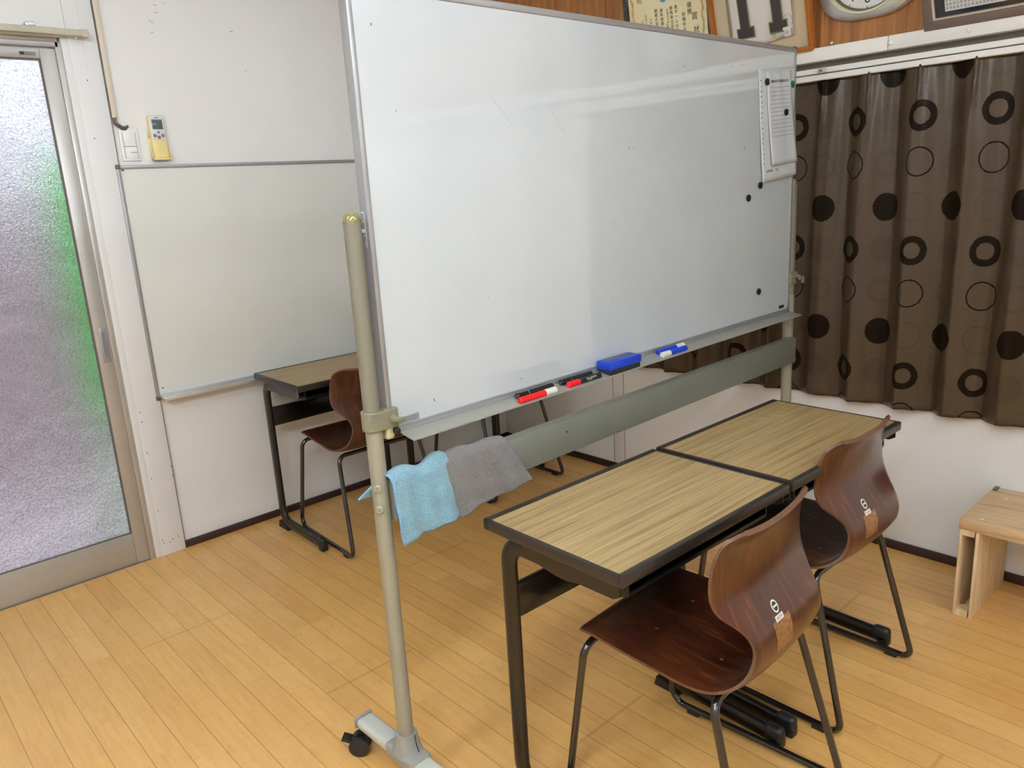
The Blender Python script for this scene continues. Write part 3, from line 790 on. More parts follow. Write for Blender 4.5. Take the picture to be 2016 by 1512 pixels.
# -- markers and eraser on the tray
def marker(s_, o_, z_, rz, body, cap, capfrac, label, flip=False, tagline=False, barcode=False, L_=.132, r=.0085):
    e = empty('marker', B(s_, o_, z_ + r), BA + rz)
    q = 1 if not flip else -1
    def seg(nm, x0, x1, mat, r0=r, r1=r):
        xa, xb = (x0, x1) if q > 0 else (L_ - x1, L_ - x0)
        mm = MB().lathe([(r0 * .80, 0), (r0, .002), (r1, (xb - xa) - .002), (r1 * .80, xb - xa)], (xa, 0, 0), (1, 0, 0), 20)
        return mm.build(nm, mat, e)
    c = seg('cap', 0, L_ * capfrac, cap, r * 1.04, r * 1.04); seg('barrel', L_ * capfrac, L_, body)
    xe = 0 if q > 0 else L_
    MB().lathe([(r * .45, 0), (r * .4, .0012)], (xe - .0006 if q > 0 else xe, 0, 0), (-q, 0, 0), 14).build('cap_ring', cap if cap != 'black_plastic' else 'cable_grey', e)
    if tagline:
        mm = text_mb('White BOARD', .0068, frame_from((L_ * .66, -r * .90, r * .52), (1, 0, 0), (0, .5, .87)))
        mm = text_mb('MARKER', .0052, frame_from((L_ * .60, -r * 1.02, r * .02), (1, 0, 0), (0, .0, 1)), mm)
        mm.build('printed_name', 'cap_white', e)
    if barcode:
        mm = MB(); x0 = L_ * .10
        mm.prism([(x0, -r * .98, .001), (x0 + .026, -r * .98, .001), (x0 + .026, -r * .2, r * 1.02), (x0, -r * .2, r * 1.02)], (0, -.0003, .0003))
        for i in range(8): mm.prism([(x0 + .002 + i * .0029, -r * 1.02, .0016), (x0 + .0032 + i * .0029, -r * 1.02, .0016), (x0 + .0032 + i * .0029, -r * .24, r * 1.07), (x0 + .002 + i * .0029, -r * .24, r * 1.07)], (0, -.0003, .0003), 1)
        mm.build('barcode_label', ['cap_white', 'ink_black'], e)
    tag(e, label, 'marker', 'whiteboard markers on the tray'); return e
TZ = zb - .0075
marker(.390, .056, TZ, .0, 'red_plastic', 'cap_white', .30, 'red marker with white cap, nearest the left end of the tray', flip=True)
marker(.404, .033, TZ + .004, .0, 'black_plastic', 'black_plastic', .3, 'black marker with a barcode label, lying behind the red-barrelled marker', barcode=True, L_=.130)
marker(.572, .054, TZ, .015, 'black_plastic', 'red_plastic', .33, 'black marker with a red cap and white lettering, left of the blue eraser', tagline=True)
marker(.566, .032, TZ + .004, .0, 'black_plastic', 'black_plastic', .3, 'all-black marker lying behind the red-capped black marker', L_=.125)
marker(.990, .052, TZ, .0, 'blue_plastic', 'cap_white', .33, 'blue marker with white cap pointing left, front one of the blue pair', L_=.126)
marker(.998, .032, TZ + .004, .0, 'blue_plastic', 'cap_white', .30, 'blue marker with its white cap to the right, back one of the blue pair', flip=True, L_=.134)
e = empty('whiteboard_eraser', B(.800, .044, TZ + .001), BA)
MB().box((0, 0, .008), (.136, .046, .014), 0, .004).build('felt_pad', 'felt_dark', e)
MB().box((0, 0, .026), (.142, .050, .024), 0, .004).build('grip', 'blue_plastic', e)
MB().box((.0, .002, .0385), (.112, .014, .003), 0, .002).build('grip_groove', 'cable_grey', e)
tag(e, 'blue whiteboard eraser with black felt base on the pen tray', 'eraser')

# -- microfibre cloths on the beam
def cloth(name, mat, hem, s_a, s_b, zf, zbk, front, back, label, thick=.0042, seed=1):
    """front(u,t)->(ds,dz,do) offsets; strip: front bottom -> over the beam -> back bottom"""
    rnd = random.Random(seed); ph = [rnd.uniform(0, 6) for _ in range(8)]
    o_f, o_b, ztop = .0405, -.001, .795
    nu, nf, nt, nb = 46, 40, 8, 30; rows = []
    Lf = ztop - zf; Lb = ztop - zbk
    for i in range(nf): rows.append(('f', i / nf))
    for i in range(nt): rows.append(('t', i / nt))
    for i in range(nb + 1): rows.append(('b', i / nb))
    vs = []; fs = []
    for kind, t in rows:
        for j in range(nu + 1):
            u = j / nu; s_ = s_a + (s_b - s_a) * u
            fold = .0035 * math.sin(9 * u + ph[0]) + .0025 * math.sin(21 * u + ph[1])
            if kind == 'f':
                d = 1 - t; z = zf + Lf * t; o = o_f + .008 * d + fold * (.3 + .9 * d) + .0022 * math.sin(14 * t + 6 * u + ph[2]) * (1 - t)
                ds, dz, do = front(u, d); p = (s_ + ds, o + do, z + dz)
            elif kind == 't':
                a = PI * t; z = ztop + .010 * math.sin(a) + .003 * math.sin(12 * u + ph[3]); o = (o_f + o_b) / 2 + (o_f - o_b) / 2 * math.cos(a) + fold * .3 * math.cos(a)
                ds, dz, do = front(u, 0); p = (s_ + ds, o, z + dz)
            else:
                z = ztop - Lb * t; o = o_b - .010 * t - .3 * fold * t
                ds, dz, do = back(u, t); d0 = front(u, 0); p = (s_ + ds + d0[0], o + do, z + dz + d0[1])
            vs.append(B(*p))
    NR = len(rows)
    for i in range(NR - 1):
        for j in range(nu): a = i * (nu + 1) + j; fs.append([a, a + 1, a + nu + 2, a + nu + 1])
    m = MB(); m.add(vs, fs, 0, True); o = m.build(name, mat, auto=False)
    sl = o.modifiers.new('t', 'SOLIDIFY'); sl.thickness = thick; sl.offset = 0
    edge = [vs[j] for j in range(nu + 1)] + [vs[i * (nu + 1) + nu] for i in range(1, NR)] + [vs[(NR - 1) * (nu + 1) + j] for j in range(nu - 1, -1, -1)] + [vs[i * (nu + 1)] for i in range(NR - 2, 0, -1)]
    MB().tube(edge, .0019, n=7, closed=True).build('stitched_hem', hem, o)
    tag(o, label, 'cloth', 'microfibre cloths over the whiteboard beam'); return o
cloth('cleaning_cloth', 'towel_blue', 'towel_blue_hem', .006, .164, .652, .700,
      lambda u, d: (.004 * d + .020 * u * d, .006 * (1 - u) * (-1) * d + .003 * u + (.006 * math.sin(8 * u) * (1 - d)), .002 + .004 * (1 - u) * d),
      lambda u, t: (-.048 * t * (1 - u), .05 * t * (1 - u), -.014 * t), 'light blue microfibre cloth draped over the beam beside the left pole', seed=3)
cloth('cleaning_cloth', 'towel_grey', 'towel_grey_hem', .156, .352, .648, .69,
      lambda u, d: (.028 * d + .050 * u * d, .024 * u * d + .003 * math.sin(5 * u), -.004 + .006 * (1 - d)),
      lambda u, t: (.02 * t, .0, -.012 * t), 'grey microfibre cloth draped over the beam, right of the blue one', seed=8, thick=.005)

# ------------------------------------------------------------------ desks
def make_desk():
    d = empty('school_desk')
    w, D, h = .598, .400, .699
    # local origin: far left corner of the top on the floor; x right, -y towards the sitter
    m = MB(); m.bb(.010, w - .010, -.020, -D + .015, h - .020, h - .0008, 0, 0); m.build('desktop', 'laminate', d)
    m = MB(); m.bb(0, w, 0, -.020, h - .025, h, 0, .003); m.bb(0, w, -D + .014, -D, h - .025, h, 0, .003)
    m.bb(0, .0105, -.004, -D + .004, h - .025, h, 0, .003); m.bb(w - .0105, w, -.004, -D + .004, h - .025, h, 0, .003)
    m.bb(.005, w - .005, -.005, -D + .005, h - .024, h - .0195)
    m.build('edge_rim', 'rim_brown', d)
    # book tray: folded sheet with a curved front lip and closed ends
    prof = [(-.050, h - .028), (-.055, h - .060), (-.300, h - .064), (-.365, h - .068), (-.383, h - .062), (-.386, h - .052),
            (-.381, h - .052), (-.379, h - .060), (-.363, h - .065), (-.300, h - .061), (-.060, h - .057), (-.055, h - .028)]
    m = MB(); m.prism([(.036, y, z) for y, z in prof], (.486, 0, 0))
    for x in (.034, .520):
        m.prism([(x, -.05, h - .026), (x, -.383, h - .026), (x, -.386, h - .054), (x, -.365, h - .068), (x, -.055, h - .062)], (.003, 0, 0))
    m.build('book_tray', 'tray_black', d)
    # two cantilever frames of oval tube
    for i, x in enumerate((.022, w - .022)):
        yl = -.056; pts = [(x, -.345, h - .044), (x, yl, h - .044), (x, yl, .034), (x, -.392, .028)]
        full = fillet(pts, [0, .052, .060, 0], 8)
        ka = 1 + 9 + 0
        arm = full[:1 + 9]; leg = full[9:]
        m = MB(); m.tube(arm, .0135, .0215, up=(1, 0, 0), n=20) if 0 else None
        def oval(path, nm):
            mm = MB(); n = 20; rings = []; P = [Vector(p) for p in path]; N = len(P)
            for q_, p in enumerate(P):
                t = (P[min(q_ + 1, N - 1)] - P[max(q_ - 1, 0)]).normalized(); side = Vector((1, 0, 0)); u = side.cross(t).normalized()
                rings.append([p + side * math.copysign(abs(math.cos(2 * PI * j / n)) ** .8, math.cos(2 * PI * j / n)) * .0125 + u * math.copysign(abs(math.sin(2 * PI * j / n)) ** .8, math.sin(2 * PI * j / n)) * .0215 for j in range(n)])
            fs = [[a * n + j, a * n + (j + 1) % n, (a + 1) * n + (j + 1) % n, (a + 1) * n + j] for a in range(N - 1) for j in range(n)]
            mm.add([v for r in rings for v in r], fs, 0, True); mm.add(rings[0], [list(range(n))]); mm.add(rings[-1], [list(range(n))]); return mm.build(nm, 'desk_metal', d)
        oval(full, 'leg')
        m = MB(); m.box((x, -.392, .032), (.030, .052, .050), 0, .013, seg=4); m.box((x, -.400, .016), (.030, .034, .032), 0, .006); m.build('rubber_cap', 'black_rubber', d)
        m = MB(); m.prism([(x - .013, -.022, 0), (x - .013, -.105, 0), (x - .013, -.098, .016), (x - .013, -.030, .030)], (.026, 0, 0)); m.build('rear_glide', 'black_rubber', d)
        # curved support plate under the arm
        pl = [(x - .0145, -.160, h - .056), (x - .0145, -.200, h - .058)]
        cv_ = [(-.12, h - .050), (-.17, h - .056), (-.215, h - .063), (-.25, h - .064), (-.28, h - .058), (-.372, h - .057), (-.388, h - .048), (-.388, h - .026), (-.12, h - .026)]
        m = MB(); m.prism([(x - .0165 if i == 0 else x + .0125, y, z) for y, z in cv_], (.004, 0, 0)); m.build('side_plate', 'desk_metal', d)
    m = MB(); m.box((w / 2, -.062, .510), (w - .062, .018, .084), 0, .006); m.build('crossbeam', 'desk_metal', d)
    return d
desk = make_desk()
DESKS = [((-1.7958, -1.9829), -.80, 'wood-topped desk nearest the camera, in front of the near plywood chair'),
         ((-1.1848, -1.9917), -.75, 'wood-topped desk butted against the near desk on its curtain side'),
         ((-1.4553, -.0898), -.5867, 'wood-topped desk against the back wall, its left end in view below the wall whiteboard'),
         ((-.765, -.098), -.5, 'desk at the back wall nearest the corner, mostly hidden behind the mobile whiteboard')]
for i, (xy, a, lab) in enumerate(DESKS):
    o = desk if i == 0 else copy_tree(desk)
    o.location = (xy[0], xy[1], 0); o.rotation_euler = (0, 0, math.radians(a))
    tag(o, lab, 'desk', 'school desks')
# scuff on the second desk
sc = MB(); hz = .7
for (x, y, L_, a) in [(-.80, -2.06, .030, -.9), (-.785, -2.075, .020, -.2), (-.735, -2.10, .022, -.7), (-.745, -2.085, .012, .2), (-.77, -2.055, .01, .6)]:
    sc.box((x + 1.1848, y + 1.9917, .6984), (L_, .0016, .0004), 0, 0, Matrix.Rotation(a, 3, 'Z'))
so = sc.build('scuff_mark', 'smudge_grey', [o for o in bpy.data.objects if o.name.startswith('school_desk')][1])

# ------------------------------------------------------------------ chairs
STN = [  # y, z, half width, side lift (forward curl of the edges), along the shell from the front edge of the seat
    (.2068, .4305, .181, .000), (.1987, .4370, .185, .000), (.1497, .4355, .188, .001), (.0786, .4305, .193, .002), (-.0022, .4255, .198, .004),
    (-.0629, .4210, .201, .006), (-.1082, .4200, .199, .008), (-.1432, .4245, .190, .010), (-.1707, .4380, .176, .010), (-.1899, .4620, .162, .008),
    (-.1979, .4935, .151, .006), (-.1950, .5237, .1439, .004), (-.1841, .5508, .1471, .006), (-.1692, .5746, .1596, .011), (-.1554, .5970, .1779, .017),
    (-.1471, .6190, .1884, .021), (-.1436, .6478, .1900, .022), (-.1457, .6845, .1866, .022), (-.1518, .7143, .1810, .021), (-.1591, .7312, .1735, .020),
    (-.1644, .7401, .1580, .016), (-.1687, .7444, .1350, .012)]
def make_chair():
    c = empty('plywood_chair')
    # smooth stations
    P = []
    for i in range(len(STN) - 1):
        a = STN[max(i - 1, 0)]; b = STN[i]; c_ = STN[i + 1]; d = STN[min(i + 2, len(STN) - 1)]
        for k_ in range(3):
            t = k_ / 3; P.append(tuple(.5 * ((2 * b[q]) + (-a[q] + c_[q]) * t + (2 * a[q] - 5 * b[q] + 4 * c_[q] - d[q]) * t * t + (-a[q] + 3 * b[q] - 3 * c_[q] + d[q]) * t ** 3) for q in range(4)))
    P.append(STN[-1]); n = 28; T = .011; top = []; bot = []; N = len(P)
    for i, (y, z, hw, lift) in enumerate(P):
        ya, za = P[max(i - 1, 0)][:2]; yb_, zb_ = P[min(i + 1, N - 1)][:2]
        tx, tz = yb_ - ya, zb_ - za; L_ = math.hypot(tx, tz); ny_, nz_ = -tz / L_ * -1, tx / L_ * -1   # normal towards the sitter
        ny_, nz_ = tz / L_, -tx / L_
        for j in range(n + 1):
            u = -1 + 2 * j / n; off = lift * abs(u) ** 2.2; e = T / 2 * (1 - max(0, (abs(u) - .93)) * 6)
            cx_, cy_, cz_ = hw * u, y + ny_ * off, z + nz_ * off
            top.append((cx_, cy_ + ny_ * e, cz_ + nz_ * e)); bot.append((cx_, cy_ - ny_ * e, cz_ - nz_ * e))
    m = MB(); W_ = n + 1; K = N * W_
    fs = []; es = []
    for i in range(N - 1):
        for j in range(n):
            a = i * W_ + j; fs.append([a, a + 1, a + W_ + 1, a + W_]); fs.append([K + a, K + a + W_, K + a + W_ + 1, K + a + 1])
        for j in (0, n):
            a = i * W_ + j; es.append([a, a + W_, K + a + W_, K + a])
    for i in (0, N - 1):
        for j in range(n): a = i * W_ + j; es.append([a, a + 1, K + a + 1, K + a])
    m.add(top + bot, fs, 0, True); m.add(top + bot, es, 1, True)
    m.build('seat_and_back_shell', ['chair_plywood', 'plywood_edge'], c)
    # steel tube frame: crossbars, legs, floor runners
    r = .0088; hx, fx = .165, .222; zt_, zf = .404, .0135
    FL = (-hx - .025, .190, zt_); FR = (hx + .025, .190, zt_); RLt = (-hx - .022, -.128, zt_ + .0); RRt = (hx + .01, -.128, zt_)
    loop = [(-.0, .190, zt_), FL, (-fx, .228, zf), (-fx, 0, zf), (-fx, -.228, zf), RLt, (0, -.128, zt_)]
    left = [FL, (-fx, .236, zf), (-fx, -.240, zf), RLt]
    for sg in (-1, 1):
        def X(p): return (p[0] * (1 if sg < 0 else -1), p[1], p[2])
        full = fillet([X((0, .190, zt_)), X(FL), X((-fx, .230, zf)), X((-fx, -.234, zf)), X(RLt), X((0, -.128, zt_))], [0, .034, .040, .024, .034, 0], 8)
        # split: crossbar | front leg | runner | rear leg | crossbar
        i1, i2, i3, i4 = 1, 10, 19, 28     # starts of the four bends (9 points each)
        mid = lambda a, b: (full[a] + full[b]) * .5
        cut = mid(i2 + 8, i3)
        MB().tube(full[i1:i2 + 9] + [full[i2 + 8].lerp(full[i3], .12)], r, n=14).build('leg', 'tube_black', c)
        MB().tube([full[i2 + 8].lerp(full[i3], .12), full[i2 + 8].lerp(full[i3], .88)], r, n=14).build('floor_runner', 'tube_black', c)
        MB().tube([full[i2 + 8].lerp(full[i3], .88)] + full[i3:i4 + 9], r, n=14).build('leg', 'tube_black', c)
        if sg < 0:
            a, b = full[i1], full[i4 + 8]
            MB().tube([a, (-a.x, a.y, a.z)], r, n=14).build('crossbar', 'tube_black', c)
            MB().tube([b, (-b.x, b.y, b.z)], r, n=14).build('crossbar', 'tube_black', c)
        for y in (.16, -.175):
            MB().box((sg * fx, y, .0065), (.020, .034, .013), 0, .002).build('glide', 'black_rubber', c)
    # screws in the seat
    m = MB()
    for x in (-.075, .075):
        for y in (.075, -.085): m.lathe([(.0045, 0), (.0035, .0012), (.0015, .0014)], (x, y, .4358 if y > 0 else .4262), (0, 0, 1), 12)
    m.build('seat_screw', 'screw_metal', c)
    # sticker and worn brown decal on the rear face of the shell
    def back_pt(x, z, out=.0):
        # interpolate station by z in the rear half
        for i in range(8 * 3, N - 1):
            if P[i][1] <= z <= P[i + 1][1]:
                t = (z - P[i][1]) / (P[i + 1][1] - P[i][1]); y = P[i][0] + (P[i + 1][0] - P[i][0]) * t
                hw = P[i][2] + (P[i + 1][2] - P[i][2]) * t; li = P[i][3] + (P[i + 1][3] - P[i][3]) * t
                tx, tz = P[i + 1][0] - P[i][0], P[i + 1][1] - P[i][1]; L_ = math.hypot(tx, tz)
                ny_, nz_ = tz / L_, -tx / L_; o_ = li * abs(x / hw) ** 2.2 - T / 2 - out
                return Vector((x, y + ny_ * o_, z + nz_ * o_))
        return Vector((x, -.19, z))
    def patch(x0, x1, z0, z1, out, nm, mat, rot=0, disc=False):
        nn = 8; vs = []; fs = []
        if disc:
            cx_, cz_ = (x0 + x1) / 2, (z0 + z1) / 2; ra = (x1 - x0) / 2
            rings = 4; seg = 24; vs.append(back_pt(cx_, cz_, out))
            for q in range(1, rings + 1):
                for j in range(seg): a = 2 * PI * j / seg; vs.append(back_pt(cx_ + ra * q / rings * math.cos(a), cz_ + ra * q / rings * math.sin(a), out))
            for j in range(seg): fs.append([0, 1 + j, 1 + (j + 1) % seg])
            for q in range(rings - 1):
                for j in range(seg): fs.append([1 + q * seg + j, 1 + (q + 1) * seg + j, 1 + (q + 1) * seg + (j + 1) % seg, 1 + q * seg + (j + 1) % seg])
        else:
            for i in range(nn + 1):
                for j in range(nn + 1): vs.append(back_pt(x0 + (x1 - x0) * j / nn, z0 + (z1 - z0) * i / nn, out))
            for i in range(nn):
                for j in range(nn): a = i * (nn + 1) + j; fs.append([a, a + 1, a + nn + 2, a + nn + 1])
        mm = MB(); mm.add(vs, fs, 0, True); return mm.build(nm, mat, c, auto=False)
    X0 = -.040
    patch(X0 - .011, X0 + .011, .554, .576, .0006, 'round_sticker', 'cap_white', disc=True)
    patch(X0 - .008, X0 + .008, .557, .573, .0010, 'sticker_emblem', 'chair_sticker_green', disc=True)
    patch(X0 - .007, X0 + .007, .5635, .5665, .0014, 'sticker_band', 'cap_white')
    patch(X0 - .016, X0 + .014, .541, .551, .0006, 'name_label', 'cap_white')
    pc = back_pt(X0 - .001, .546, .0010); p2 = back_pt(X0 - .001, .550, .0010); up = (p2 - pc).normalized()
    text_mb('AICHI', .0085, frame_from(pc, (1, 0, 0), up), None).build('label_lettering', 'ink_black', c)
    dl = patch(X0 - .030, X0 + .036, .488, .544, .0005, 'worn_decal', 'decal_gold'); dl['label'] = 'worn golden brown square decal'
    return c
chair = make_chair()
CHAIRS = [((-1.477, -2.343), 3.4, 'dark plywood chair nearest the camera, tucked under the near desk'),
          ((-.875, -2.262), .0, 'dark plywood chair at the second desk, with the curtain wall behind it'),
          ((-1.172, -.450), -2.6, 'dark plywood chair at the back wall desk, seen beside the left pole'),
          ((-.448, -.463), .8, 'chair at the desk in the far corner, only its black tube legs in view')]
for i, (xy, a, lab) in enumerate(CHAIRS):
    o = chair if i == 0 else copy_tree(chair)
    o.location = (xy[0], xy[1], 0); o.rotation_euler = (0, 0, math.radians(a)); tag(o, lab, 'chair', 'plywood chairs with black tube frames')

# ------------------------------------------------------------------ bench
bn = empty('wooden_bench', (-.165, -2.505, 0))
m = MB(); m.bb(-.137, .19, .024, -1.55, .292, .330, 0, .002); m.build('bench_top', 'bench_wood', bn)
for k_, y in enumerate((.012, -1.40)):
    lg = empty('leg_box', (0, y, 0)); lg.parent = bn
    for (a, b) in ((.012, .0), (-.034, -.046)):
        m = MB(); m.bb(-.140, .175, a - .004, b, .0, .292, 0, .001); m.build('side_board', 'bench_side', lg)
    m = MB(); m.bb(-.140, -.10, -.0, -.034, .0, .022); m.bb(-.140, -.10, .0, -.034, .276, .292); m.bb(.0, .03, -.006, -.034, .0, .292); m.bb(-.10, .17, -.012, -.030, 0, .012)
    m.build('spacer_block', 'bench_side', lg)
for x, y in ((-.11, -.03), (.10, -.035)):
    MB().lathe([(.006, 0), (.005, .0012)], (x, y, .330), (0, 0, 1), 14).build('screw_plug', 'frame_line', bn)
MB().box((.165, .012, .334), (.03, .012, .006)).build('metal_clip', 'cable_grey', bn)
tag(bn, 'low pale wooden bench with box legs against the curtain wall', 'bench')

# ------------------------------------------------------------------ frames on the ledge; they lean forward
def lean_frame(yl, yr, lean):
    """origin at bottom left corner; local x to the right along the wall (-y), local y up, local z out of the wall"""
    e = bpy.data.objects.new('picture_frame', None); COL.objects.link(e); e.empty_display_size = .05
    a = math.radians(lean); x = Vector((0, -1, 0)); y = Vector((-math.sin(a), 0, math.cos(a))); z = x.cross(y)
    M_ = Matrix((x, y, z)).transposed().to_4x4(); M_.translation = Vector((-.002, yl, 1.8085)); e.matrix_world = M_; return e
def frame_box(e, w, h, fw, mat, depth=.018, line=None, bev=.003):
    m = MB(); m.bb(0, w, 0, fw, 0, depth, 0, bev); m.bb(0, w, h - fw, h, 0, depth, 0, bev); m.bb(0, fw, fw * .6, h - fw * .6, 0, depth, 0, bev); m.bb(w - fw, w, fw * .6, h - fw * .6, 0, depth, 0, bev)
    m.build('frame', mat, e)
    if line:
        t = .0025; m = MB(); m.bb(fw, w - fw, fw, fw + t, 0, depth * .9); m.bb(fw, w - fw, h - fw - t, h - fw, 0, depth * .9); m.bb(fw, fw + t, fw, h - fw, 0, depth * .9); m.bb(w - fw - t, w - fw, fw, h - fw, 0, depth * .9)
        m.build('inner_line', line, e)
I4 = Matrix()
def TM(x, y, z): return Matrix.Translation((x, y, z))
# certificate
w_, h_ = .420, .360
ce = lean_frame(-.992, -1.39, 8); frame_box(ce, w_, h_, .024, 'mat_black', .02)
m = MB()
for side in (0, 1):
    for i in range(30):
        y = .012 + i * .011
        x0 = .003 if side == 0 else w_ - .021
        m.tube([(x0, y, .0195), (x0 + .009, y + .005, .0225), (x0 + .018, y + .012, .0195)], .0026, n=6)
m.build('rope_moulding', 'frame_taupe', ce)
m = MB(); m.bb(.024, w_ - .024, .024, h_ - .024, .008, .0105); m.build('certificate_paper', 'cert_paper', ce)
m = MB(); pts = []
def blob(m, pts, z=.0107): m.prism([(x, y, z) for x, y in pts], (0, 0, .0003))
for side in (0, 1):
    L_ = []; R2 = []
    for i in range(24):
        y = .034 + i * .0118; x = (.038 if side == 0 else w_ - .052) + .003 * math.sin(i * 1.3); wd = .010 + .003 * math.sin(i * 2.1 + side)
        L_.append((x, y)); R2.append((x + wd, y))
    for i in range(23): blob(m, [L_[i], R2[i], R2[i + 1], L_[i + 1]])
for i in range(26):
    x = .055 + i * .0125; y = .318 - .012 * math.sin(i * .9) - (.02 if i < 8 else .0) * abs(math.sin(i))
    blob(m, [(x, .330), (x + .0125, .330), (x + .0125, y - .008), (x, y - .004)])
m.build('scroll_border', 'cert_scroll', ce)
m = MB().lathe([(.016, 0), (.016, .0004)], (.196, .284, .0107), n=20); o = m.build('seal', 'cert_blue', ce)
m = MB()
def vt(body, size, x, y): text_mb(body, size, TM(x, y, .0112), m, vertical=True)
yT = .150
vt('賞', .030, .336, .192); vt('状', .030, .341, .143)
vt('優勝', .022, .315, .236); vt('前橋中央', .017, .287, .208); vt('貴チームは日本', .0155, .253, .240); vt('群馬県支部大会に', .0155, .231, .240)
vt('於昭和日本少年', .010, .213, .236); vt('於春季大会', .010, .206, .185); vt('高等健闘よく', .0150, .184, .240); vt('顕著の成績を', .0150, .157, .243)
vt('平成十九年', .0095, .130, .215); vt('日本少年野', .0105, .106, .232); vt('会長前', .008, .088, .216)
m.build('certificate_writing', 'ink_black', ce)
tag(ce, 'framed award certificate with brush writing in a dark rope-edged frame above the whiteboard', 'framed certificate')
# framed jersey
w_, h_ = .395, .50
je = lean_frame(-1.414, -1.79, 15); frame_box(je, w_, h_, .016, 'frame_orange', .030)
m = MB(); m.bb(.016, w_ - .016, .016, h_ - .016, .002, .008); m.build('mat_board', 'mat_cream', je)
m = MB(); m.bb(.070, .081, .050, h_ - .03, .008, .013, 0, .001); m.build('fabric_edge', 'jersey_edge', je)
# jersey: cloth hanging with a bottom hem rising to the right
m = MB(); nx, nz = 24, 20; vs = []; fs = []
def jy(u): return .062 - .014 * math.sin(PI * min(1, u * 1.15))
for i in range(nz + 1):
    for j in range(nx + 1):
        u = j / nx; t = i / nz; x = .080 + u * .246; y = jy(u) * (1 - t) + (h_ - .04) * t
        vs.append((x, y, .012 + .003 * math.sin(7 * u + 2 * t) + .0015 * math.sin(17 * u - 5 * t)))
for i in range(nz):
    for j in range(nx): a = i * (nx + 1) + j; fs.append([a, a + 1, a + nx + 2, a + nx + 1])
m.add(vs, fs, 0, True); jo = m.build('jersey', 'jersey_white', je, auto=False); sl = jo.modifiers.new('t', 'SOLIDIFY'); sl.thickness = .002
m = MB(); m.tube([(.080 + .246 * j / nx, jy(j / nx), .015 + .003 * math.sin(7 * j / nx)) for j in range(nx + 1)] + [(.327, h_ - .05, .015)], .0012, n=5); m.build('jersey_seam', 'jersey_edge', je)
def digit(x, y, dz, mat, g, tilt):
    pts = [(-.031, 0), (.031, 0), (.031, .030), (.016, .030), (.016, .30), (-.016, .30), (-.016, .030), (-.031, .030)]
    P_ = []
    for a, b in pts:
        a2 = a + (g if a > 0 else -g); b2 = b + (g if b in (.030,) else (-g if b == 0 else 0))
        P_.append((x + a2 - b2 * tilt, y + b2 + a * .02, dz))
    return P_
for i, (x, y) in enumerate(((.141, .083), (.270, .084))):
    m = MB(); m.prism(digit(x, y, .0165, 0, .0045, .03), (0, 0, .001)); m.build('digit_outline', 'digit_green', je)
    m = MB(); m.prism(digit(x, y, .0177, 0, 0, .03), (0, 0, .001)); m.build('digit', 'digit_dark', je)
m = MB(); m.prism([(.293, .060, .021), (.317, .062, .021), (.317, .084, .021), (.323, .086, .021), (.321, .094, .021), (.289, .092, .021), (.287, .084, .021), (.293, .082, .021)], (0, 0, .002)); m.build('small_shirt_charm', 'cap_white', je)
text_mb('11', .016, TM(.305, .074, .0235)).build('charm_number', 'ink_black', je)
m = MB(); m.tube([(.308 + .018 * math.sin(a * .3), .112 + .022 * math.cos(a * .3), .022) for a in range(21)], .0006, n=5); m.build('charm_cord', 'cable_grey', je)
tag(je, 'framed white jersey with number 11 in an orange wood frame beside the clock', 'framed jersey')
# framed name sheet
w_, h_ = .60, .42
ne = lean_frame(-2.172, -2.7, 24); frame_box(ne, w_, h_, .029, 'frame_taupe', .024, 'frame_line')
m = MB(); m.bb(.034, w_ - .034, .034, h_ - .034, .004, .010); m.build('mat_board', 'mat_black', ne)
m = MB(); m.bb(.062, .240, .047, h_ - .04, .010, .0112); m.build('printed_sheet', 'paper_white', ne)
m = MB(); rnd = random.Random(5)
for cx_ in range(17):
    for ry in range(8):
        x = .068 + cx_ * .0102; y = .056 + ry * .0118 + .0
        if cx_ > 8 and ry < 1: pass
        for q in range(3): m.bb(x - .003, x + .003, y - .0035 + q * .0028, y - .0025 + q * .0028, .0113, .0116)
        for q in range(rnd.choice((1, 2, 2))):
            xo = rnd.uniform(-.0025, .0025); m.bb(x + xo - .0006, x + xo + .0006, y - .0038, y + .0035, .0113, .0116)
m.build('printed_characters', 'ink_grey', ne)
tag(ne, 'framed printed sheet on black mat in a grey-brown frame right of the clock', 'framed document')
for o in (ce, je, ne): o.name = 'picture_frame'

# ------------------------------------------------------------------ clock
ck = bpy.data.objects.new('wall_clock', None); COL.objects.link(ck)
M_ = Matrix((Vector((0, -1, 0)), Vector((0, 0, 1)), Vector((-1, 0, 0)))).transposed().to_4x4(); M_.translation = Vector((XW - .008, -1.978, 2.030)); ck.matrix_world = M_
def sup(a, b, p, n=72): return [(a * math.copysign(abs(math.cos(2 * PI * j / n)) ** (2 / p), math.cos(2 * PI * j / n)), b * math.copysign(abs(math.sin(2 * PI * j / n)) ** (2 / p), math.sin(2 * PI * j / n))) for j in range(n)]
def loft(m, rings, mi=0, capf=True, capb=True):
    n = len(rings[0][0]); vs = []; fs = []
    for pts, z in rings: vs += [(x, y, z) for x, y in pts]
    for i in range(len(rings) - 1):
        for j in range(n): j2 = (j + 1) % n; fs.append([i * n + j, i * n + j2, (i + 1) * n + j2, (i + 1) * n + j])
    if capb: fs.append(list(range(n))[::-1])
    if capf: fs.append([(len(rings) - 1) * n + j for j in range(n)])
    m.add(vs, fs, mi, True)
m = MB(); loft(m, [(sup(.170, .150, 2.9), 0), (sup(.174, .154, 2.9), .010), (sup(.170, .151, 2.8), .026), (sup(.152, .143, 2.3), .038), (sup(.142, .139, 2.0), .040)], capf=False); m.build('case', 'clock_silver', ck)
